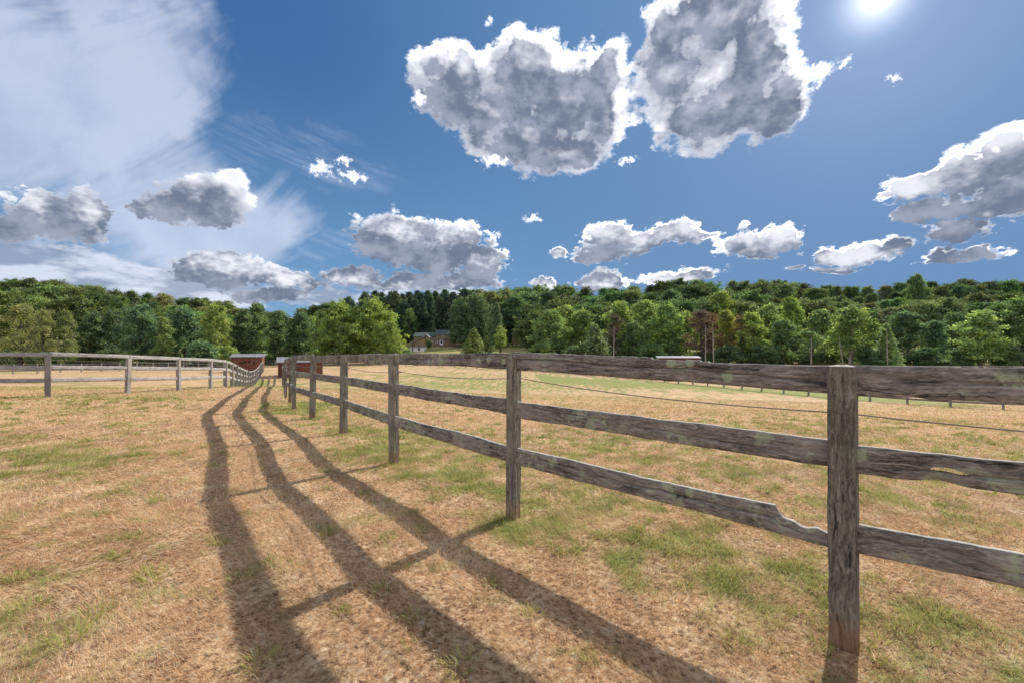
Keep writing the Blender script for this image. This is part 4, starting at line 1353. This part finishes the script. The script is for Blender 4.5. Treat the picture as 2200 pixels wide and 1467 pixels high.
def run_in_shed(label, px0, px1, topy, dist, turn, roofh, seed, patches, L, Dp, H):
    xm = (px0 + px1) / 2
    x_ = (xm - 1100) / FPX * dist
    z_ = h1(x_, dist)
    top = CAM_H + (760 - topy) / FPX * dist
    s = thing('run_in_shed', label, 'shed', (x_, dist, z_), turn)
    Ht = top - z_
    wall = MB()
    t = .05
    lo = Ht - roofh
    # back and side walls, the front (far side) is open
    wall.box(-L/2, L/2, -Dp/2, -Dp/2 + t, -.4, lo - .03)
    wall.prism([(-L/2, 0)], 0, 0) if False else None
    wall.add([(-L/2, -Dp/2+t, -.4), (-L/2, Dp/2, -.4), (-L/2, Dp/2, Ht-.06), (-L/2, -Dp/2+t, lo-.03),
              (-L/2+t, -Dp/2+t, -.4), (-L/2+t, Dp/2, -.4), (-L/2+t, Dp/2, Ht-.06), (-L/2+t, -Dp/2+t, lo-.03)],
             [(3,2,1,0),(4,5,6,7),(0,1,5,4),(1,2,6,5),(2,3,7,6),(3,0,4,7)])
    wall.add([(L/2-t, -Dp/2+t, -.4), (L/2-t, Dp/2, -.4), (L/2-t, Dp/2, Ht-.06), (L/2-t, -Dp/2+t, lo-.03),
              (L/2, -Dp/2+t, -.4), (L/2, Dp/2, -.4), (L/2, Dp/2, Ht-.06), (L/2, -Dp/2+t, lo-.03)],
             [(3,2,1,0),(4,5,6,7),(0,1,5,4),(1,2,6,5),(2,3,7,6),(3,0,4,7)])
    wall.build('wall', M_red, s)
    roof = MB()
    e = .22
    roof.add([(-L/2-e, -Dp/2-e, lo-.02), (L/2+e, -Dp/2-e, lo-.02), (L/2+e, Dp/2+e, Ht-.03), (-L/2-e, Dp/2+e, Ht-.03),
              (-L/2-e, -Dp/2-e, lo+.06), (L/2+e, -Dp/2-e, lo+.06), (L/2+e, Dp/2+e, Ht+.05), (-L/2-e, Dp/2+e, Ht+.05)],
             [(0,3,2,1),(4,5,6,7),(0,1,5,4),(1,2,6,5),(2,3,7,6),(3,0,4,7)])
    roof.build('roof', M_tin, s)
    tr = MB(); tr.box(L/2-.06, L/2+.05, -Dp/2-.05, -Dp/2+.08, -.3, lo); tr.build('corner_board', M_siding, s)
    tr = MB(); tr.box(-L/2-.05, -L/2+.06, -Dp/2-.05, -Dp/2+.08, -.3, lo); tr.build('corner_board', M_red, s)
    r_ = random.Random(seed)
    for hx, hz, hw in patches:
        n = 11
        poly = []
        for k in range(n):
            a_ = 2 * math.pi * k / n
            q = hw * (.55 + .6 * r_.random())
            poly.append((hx + math.cos(a_) * q * .8, lo - .03 - hz + math.sin(a_) * q))
        h = MB(); h.prism(poly, -Dp/2 - .012, -Dp/2 + .004)  # flat dark ragged patch on the wall face
        h.build('dark_patch', M_dark, s)
    return s

run_in_shed('red boarded run-in shed with grey roof and dark ragged holes, left of the lane end', 502, 566, 760.5, 64, R(21), .42, 1,
            [(-.6,.72,.16),(-.25,.62,.20),(.25,.60,.24),(.85,.78,.22),(-.85,.82,.14),(-.42,.85,.13)], 3.75, 1.9, 2.4)
run_in_shed('red boarded run-in shed behind the near fence posts, right of the lane end', 604, 688, 767.5, 57, R(27), .62, 2, [], 4.9, 2.6, 2.3)
run_in_shed('low pale roofed shed just showing over the top rail of the right paddock', 1414, 1498, 765, 78, R(-14), .30, 3, [], 6.6, 3.0, 2.2)

def window(parent, x0, x1, z0, z1, y, face=-1, mats=(M_trim, M_glass)):
    """window on a wall that faces -Y"""
    f = MB(); t = .12
    f.box(x0-t, x0, y-.06, y+.02, z0-t, z1+t); f.box(x1, x1+t, y-.06, y+.02, z0-t, z1+t)
    f.box(x0, x1, y-.06, y+.02, z0-t, z0); f.box(x0, x1, y-.06, y+.02, z1, z1+t)
    f.box(x0, x1, y-.05, y+.01, (z0+z1)/2-.03, (z0+z1)/2+.03)
    w = f.build('window', mats[0], parent)
    g = MB(); g.box(x0, x1, y-.02, y+.03, z0, z1)
    g.build('pane', mats[1], w)
    return w

# farmhouse: metres per pixel of the photograph at its distance
HD = 186.0
mpp = HD / FPX
hx0 = (887 - 1100) * mpp
hz = h1((940 - 1100) * mpp, HD)
house = thing('farmhouse', 'old farmhouse with green shingle roof and brick end gable on the hillside lawn', 'house', (hx0, HD, hz))
def Xh(px_): return (px_ - 887) * mpp
def Zh(py_): return CAM_H + (760 - py_) * mpp - hz
def gable(name, x0, x1, y0, y1, z0, ze, zr, mat, ridge='x'):
    b = MB()
    ym = (y0 + y1) / 2; xm = (x0 + x1) / 2
    if ridge == 'x':
        b.add([(x0,y0,z0),(x1,y0,z0),(x1,y1,z0),(x0,y1,z0),(x0,y0,ze),(x1,y0,ze),(x1,y1,ze),(x0,y1,ze),(x0,ym,zr),(x1,ym,zr)],
              [(0,1,5,4),(2,3,7,6),(1,2,6,9,5),(3,0,4,8,7),(4,5,9,8),(6,7,8,9),(0,3,2,1)])
    else:
        b.add([(x0,y0,z0),(x1,y0,z0),(x1,y1,z0),(x0,y1,z0),(x0,y0,ze),(x1,y0,ze),(x1,y1,ze),(x0,y1,ze),(xm,y0,zr),(xm,y1,zr)],
              [(0,1,5,8,4),(1,2,6,5),(2,3,7,9,6),(3,0,4,7),(4,8,9,7),(5,6,9,8),(0,3,2,1)])
    return b.build(name, mat, house)
def roofx(x0, x1, y0, y1, ze, zr, mat, parent=None, o=.35, th=.12):
    b = MB(); ym = (y0 + y1) / 2
    sl = (zr - ze) / (ym - y0)
    for sgn, ya in ((1, y0 - o), (-1, y1 + o)):
        za = ze - sl * o + .05
        b.add([(x0-o,ya,za),(x1+o,ya,za),(x1+o,ym,zr+.05),(x0-o,ym,zr+.05),(x0-o,ya,za+th),(x1+o,ya,za+th),(x1+o,ym,zr+.05+th),(x0-o,ym,zr+.05+th)],
              [(0,3,2,1),(4,5,6,7),(0,1,5,4),(1,2,6,5),(2,3,7,6),(3,0,4,7)])
    return b.build('roof', mat, parent or house)
z0 = -1.2
# long lower wing, then the taller block to its right
gable('wall', Xh(889), Xh(935), 0, 6.5, z0, Zh(723), Zh(715.5), M_siding)
roofx(Xh(889), Xh(935), 0, 6.5, Zh(723), Zh(714.5), M_shingle)
b = MB(); ax0 = Xh(889) - .04
b.add([(ax0, 0, z0), (ax0, 6.5, z0), (ax0, 6.5, Zh(723)), (ax0, 3.25, Zh(716)), (ax0, 0, Zh(723)),
       (ax0-.12, 0, z0), (ax0-.12, 6.5, z0), (ax0-.12, 6.5, Zh(723)), (ax0-.12, 3.25, Zh(716)), (ax0-.12, 0, Zh(723))],
      [(0,1,2,3,4),(9,8,7,6,5),(0,5,6,1),(1,6,7,2),(2,7,8,3),(3,8,9,4),(4,9,5,0)])
b.build('gable_end', M_brick, house)
gable('wall', Xh(936.5), Xh(975), -.6, 7.4, z0, Zh(719), Zh(711), M_siding)
roofx(Xh(936.5), Xh(975), -.6, 7.4, Zh(719), Zh(709), M_shingle, th=.16)
# brick ground floor in front with its shallow roof
b = MB(); b.box(Xh(915), Xh(980), -2.6, -.65, z0, Zh(729.5)); b.build('front_wall', M_brick, house)
b = MB()
b.add([(Xh(913), -3.0, Zh(729.5)+.02), (Xh(982), -3.0, Zh(729.5)+.02), (Xh(982), -.62, Zh(727)), (Xh(913), -.62, Zh(727)),
       (Xh(913), -3.0, Zh(729.5)+.17), (Xh(982), -3.0, Zh(729.5)+.17), (Xh(982), -.62, Zh(727)+.15), (Xh(913), -.62, Zh(727)+.15)],
      [(0,3,2,1),(4,5,6,7),(0,1,5,4),(1,2,6,5),(2,3,7,6),(3,0,4,7)])
b.build('porch_roof', M_brownroof, house)
# small front gable with its white window
b = MB(); xa, xb = Xh(913.5), Xh(925); b.prism([(xa, Zh(730)), (xb, Zh(730)), (xb, Zh(725)), ((xa+xb)/2, Zh(720.5)), (xa, Zh(725))], -3.1, -.1)
dg = b.build('dormer', M_siding, house)
for sgn in (-1, 1):
    b = MB(); xm_ = (xa + xb) / 2; xe = xm_ + sgn * (xb - xa) * .62
    b.add([(xm_, -3.4, Zh(720)), (xe, -3.4, Zh(726)), (xe, 0, Zh(726)), (xm_, 0, Zh(720)), (xm_, -3.4, Zh(720)+.18), (xe, -3.4, Zh(726)+.18), (xe, 0, Zh(726)+.18), (xm_, 0, Zh(720)+.18)],
          [(0,1,2,3),(7,6,5,4),(0,4,5,1),(1,5,6,2),(2,6,7,3),(3,7,4,0)])
    b.build('dormer_roof', M_trim if sgn > 0 else M_shingle, dg)
window(house, Xh(917), Xh(919.4), Zh(728.5), Zh(724), -3.12)
window(house, Xh(950.5), Xh(953), Zh(724), Zh(720.5), -.62)
window(house, Xh(939), Xh(942), Zh(736.5), Zh(732.5), -2.62)
window(house, Xh(928.5), Xh(932), Zh(736), Zh(732.5), -2.62)
b = MB(); b.box(Xh(947), Xh(954), -2.74, -2.62, Zh(741), Zh(730.6)); d = b.build('door', M_trim, house)
b = MB(); b.box(Xh(948.4), Xh(952.6), -2.78, -2.745, Zh(738), Zh(732)); b.build('pane', M_glass, d)
b = MB(); b.box(Xh(958), Xh(960), -4.2, -4.0, z0, Zh(737)); b.build('deck_post', M_siding, house)
b = MB(); b.box(Xh(963), Xh(965), -4.2, -4.0, z0, Zh(738)); b.build('deck_post', M_siding, house)
b = MB(); b.tube([(Xh(933), 3, Zh(710)), (Xh(933), 3, Zh(704))], .16, 8); b.build('flue', M_tin, house)

# the outbuilding in front of it
GD = 160.0; m2 = GD / FPX
gx0 = (882 - 1100) * m2; gz = h1((897 - 1100) * m2, GD)
gar = thing('outbuilding', 'white walled outbuilding with a small dark window and brown slanted roof below the farmhouse', 'outbuilding', (gx0, GD, gz))
def Xg(px_): return (px_ - 882) * m2
def Zg_(py_): return CAM_H + (760 - py_) * m2 - gz
b = MB(); b.box(Xg(882), Xg(911), 0, 5.2, -1.4, Zg_(745)); b.build('white_wall', M_white, gar)
b = MB(); b.prism([(Xg(886), Zg_(745)+.01), (Xg(911), Zg_(745)+.01), (Xg(911), Zg_(726)), (Xg(886), Zg_(735))], .9, 5.1); b.build('upper_wall', M_siding, gar)
b = MB()
b.add([(Xg(885), -.35, Zg_(745.5)), (Xg(912.5), -.35, Zg_(745.5)), (Xg(912.5), .95, Zg_(741)), (Xg(885), .95, Zg_(741)),
       (Xg(885), -.35, Zg_(744.8)), (Xg(912.5), -.35, Zg_(744.8)), (Xg(912.5), .95, Zg_(740.2)), (Xg(885), .95, Zg_(740.2))],
      [(0,3,2,1),(4,5,6,7),(0,1,5,4),(1,2,6,5),(2,3,7,6),(3,0,4,7)])
b.build('lean_to_roof', M_brownroof, gar)
b = MB(); b.prism([(Xg(878), Zg_(736.5)), (Xg(886), Zg_(734.2)), (Xg(912.5), Zg_(722.8)), (Xg(912.5), Zg_(721.4)), (Xg(886), Zg_(732.6)), (Xg(878), Zg_(735))], .3, 5.6)
b.build('roof', M_brownroof, gar)
b = MB(); b.prism([(Xg(878), Zg_(736.9)), (Xg(886), Zg_(734.6)), (Xg(912.5), Zg_(723.2)), (Xg(912.5), Zg_(722.9)), (Xg(886), Zg_(734.3)), (Xg(878), Zg_(736.6))], .2, .5)
b.build('fascia', M_trim, gar)
window(gar, Xg(898.5), Xg(901.5), Zg_(752), Zg_(747.5), -.01, mats=(M_brownroof, M_glass))
b = MB(); b.box(Xg(885.5), Xg(887.5), -.22, -.05, -1.2, Zg_(736)); b.build('corner_post', M_dark, gar)

SD = 196.0; m3 = SD / FPX
sx = (1108 - 1100) * m3; sz = h1(sx, SD)
sh = thing('outbuilding', 'small tan building half hidden in trees above the upland pasture', 'outbuilding', (sx, SD, sz))
tz = CAM_H + (760 - 712) * m3 - sz
b = MB(); b.box(-1.6, 1.8, 0, 4, -1, tz - .4); b.build('wall', M_siding, sh)
b = MB(); b.prism([(-1.9, tz-.5), (2.1, tz-.5), (2.1, tz-.3), (.1, tz), (-1.9, tz-.3)], -.3, 4.3); b.build('roof', M_brownroof, sh)
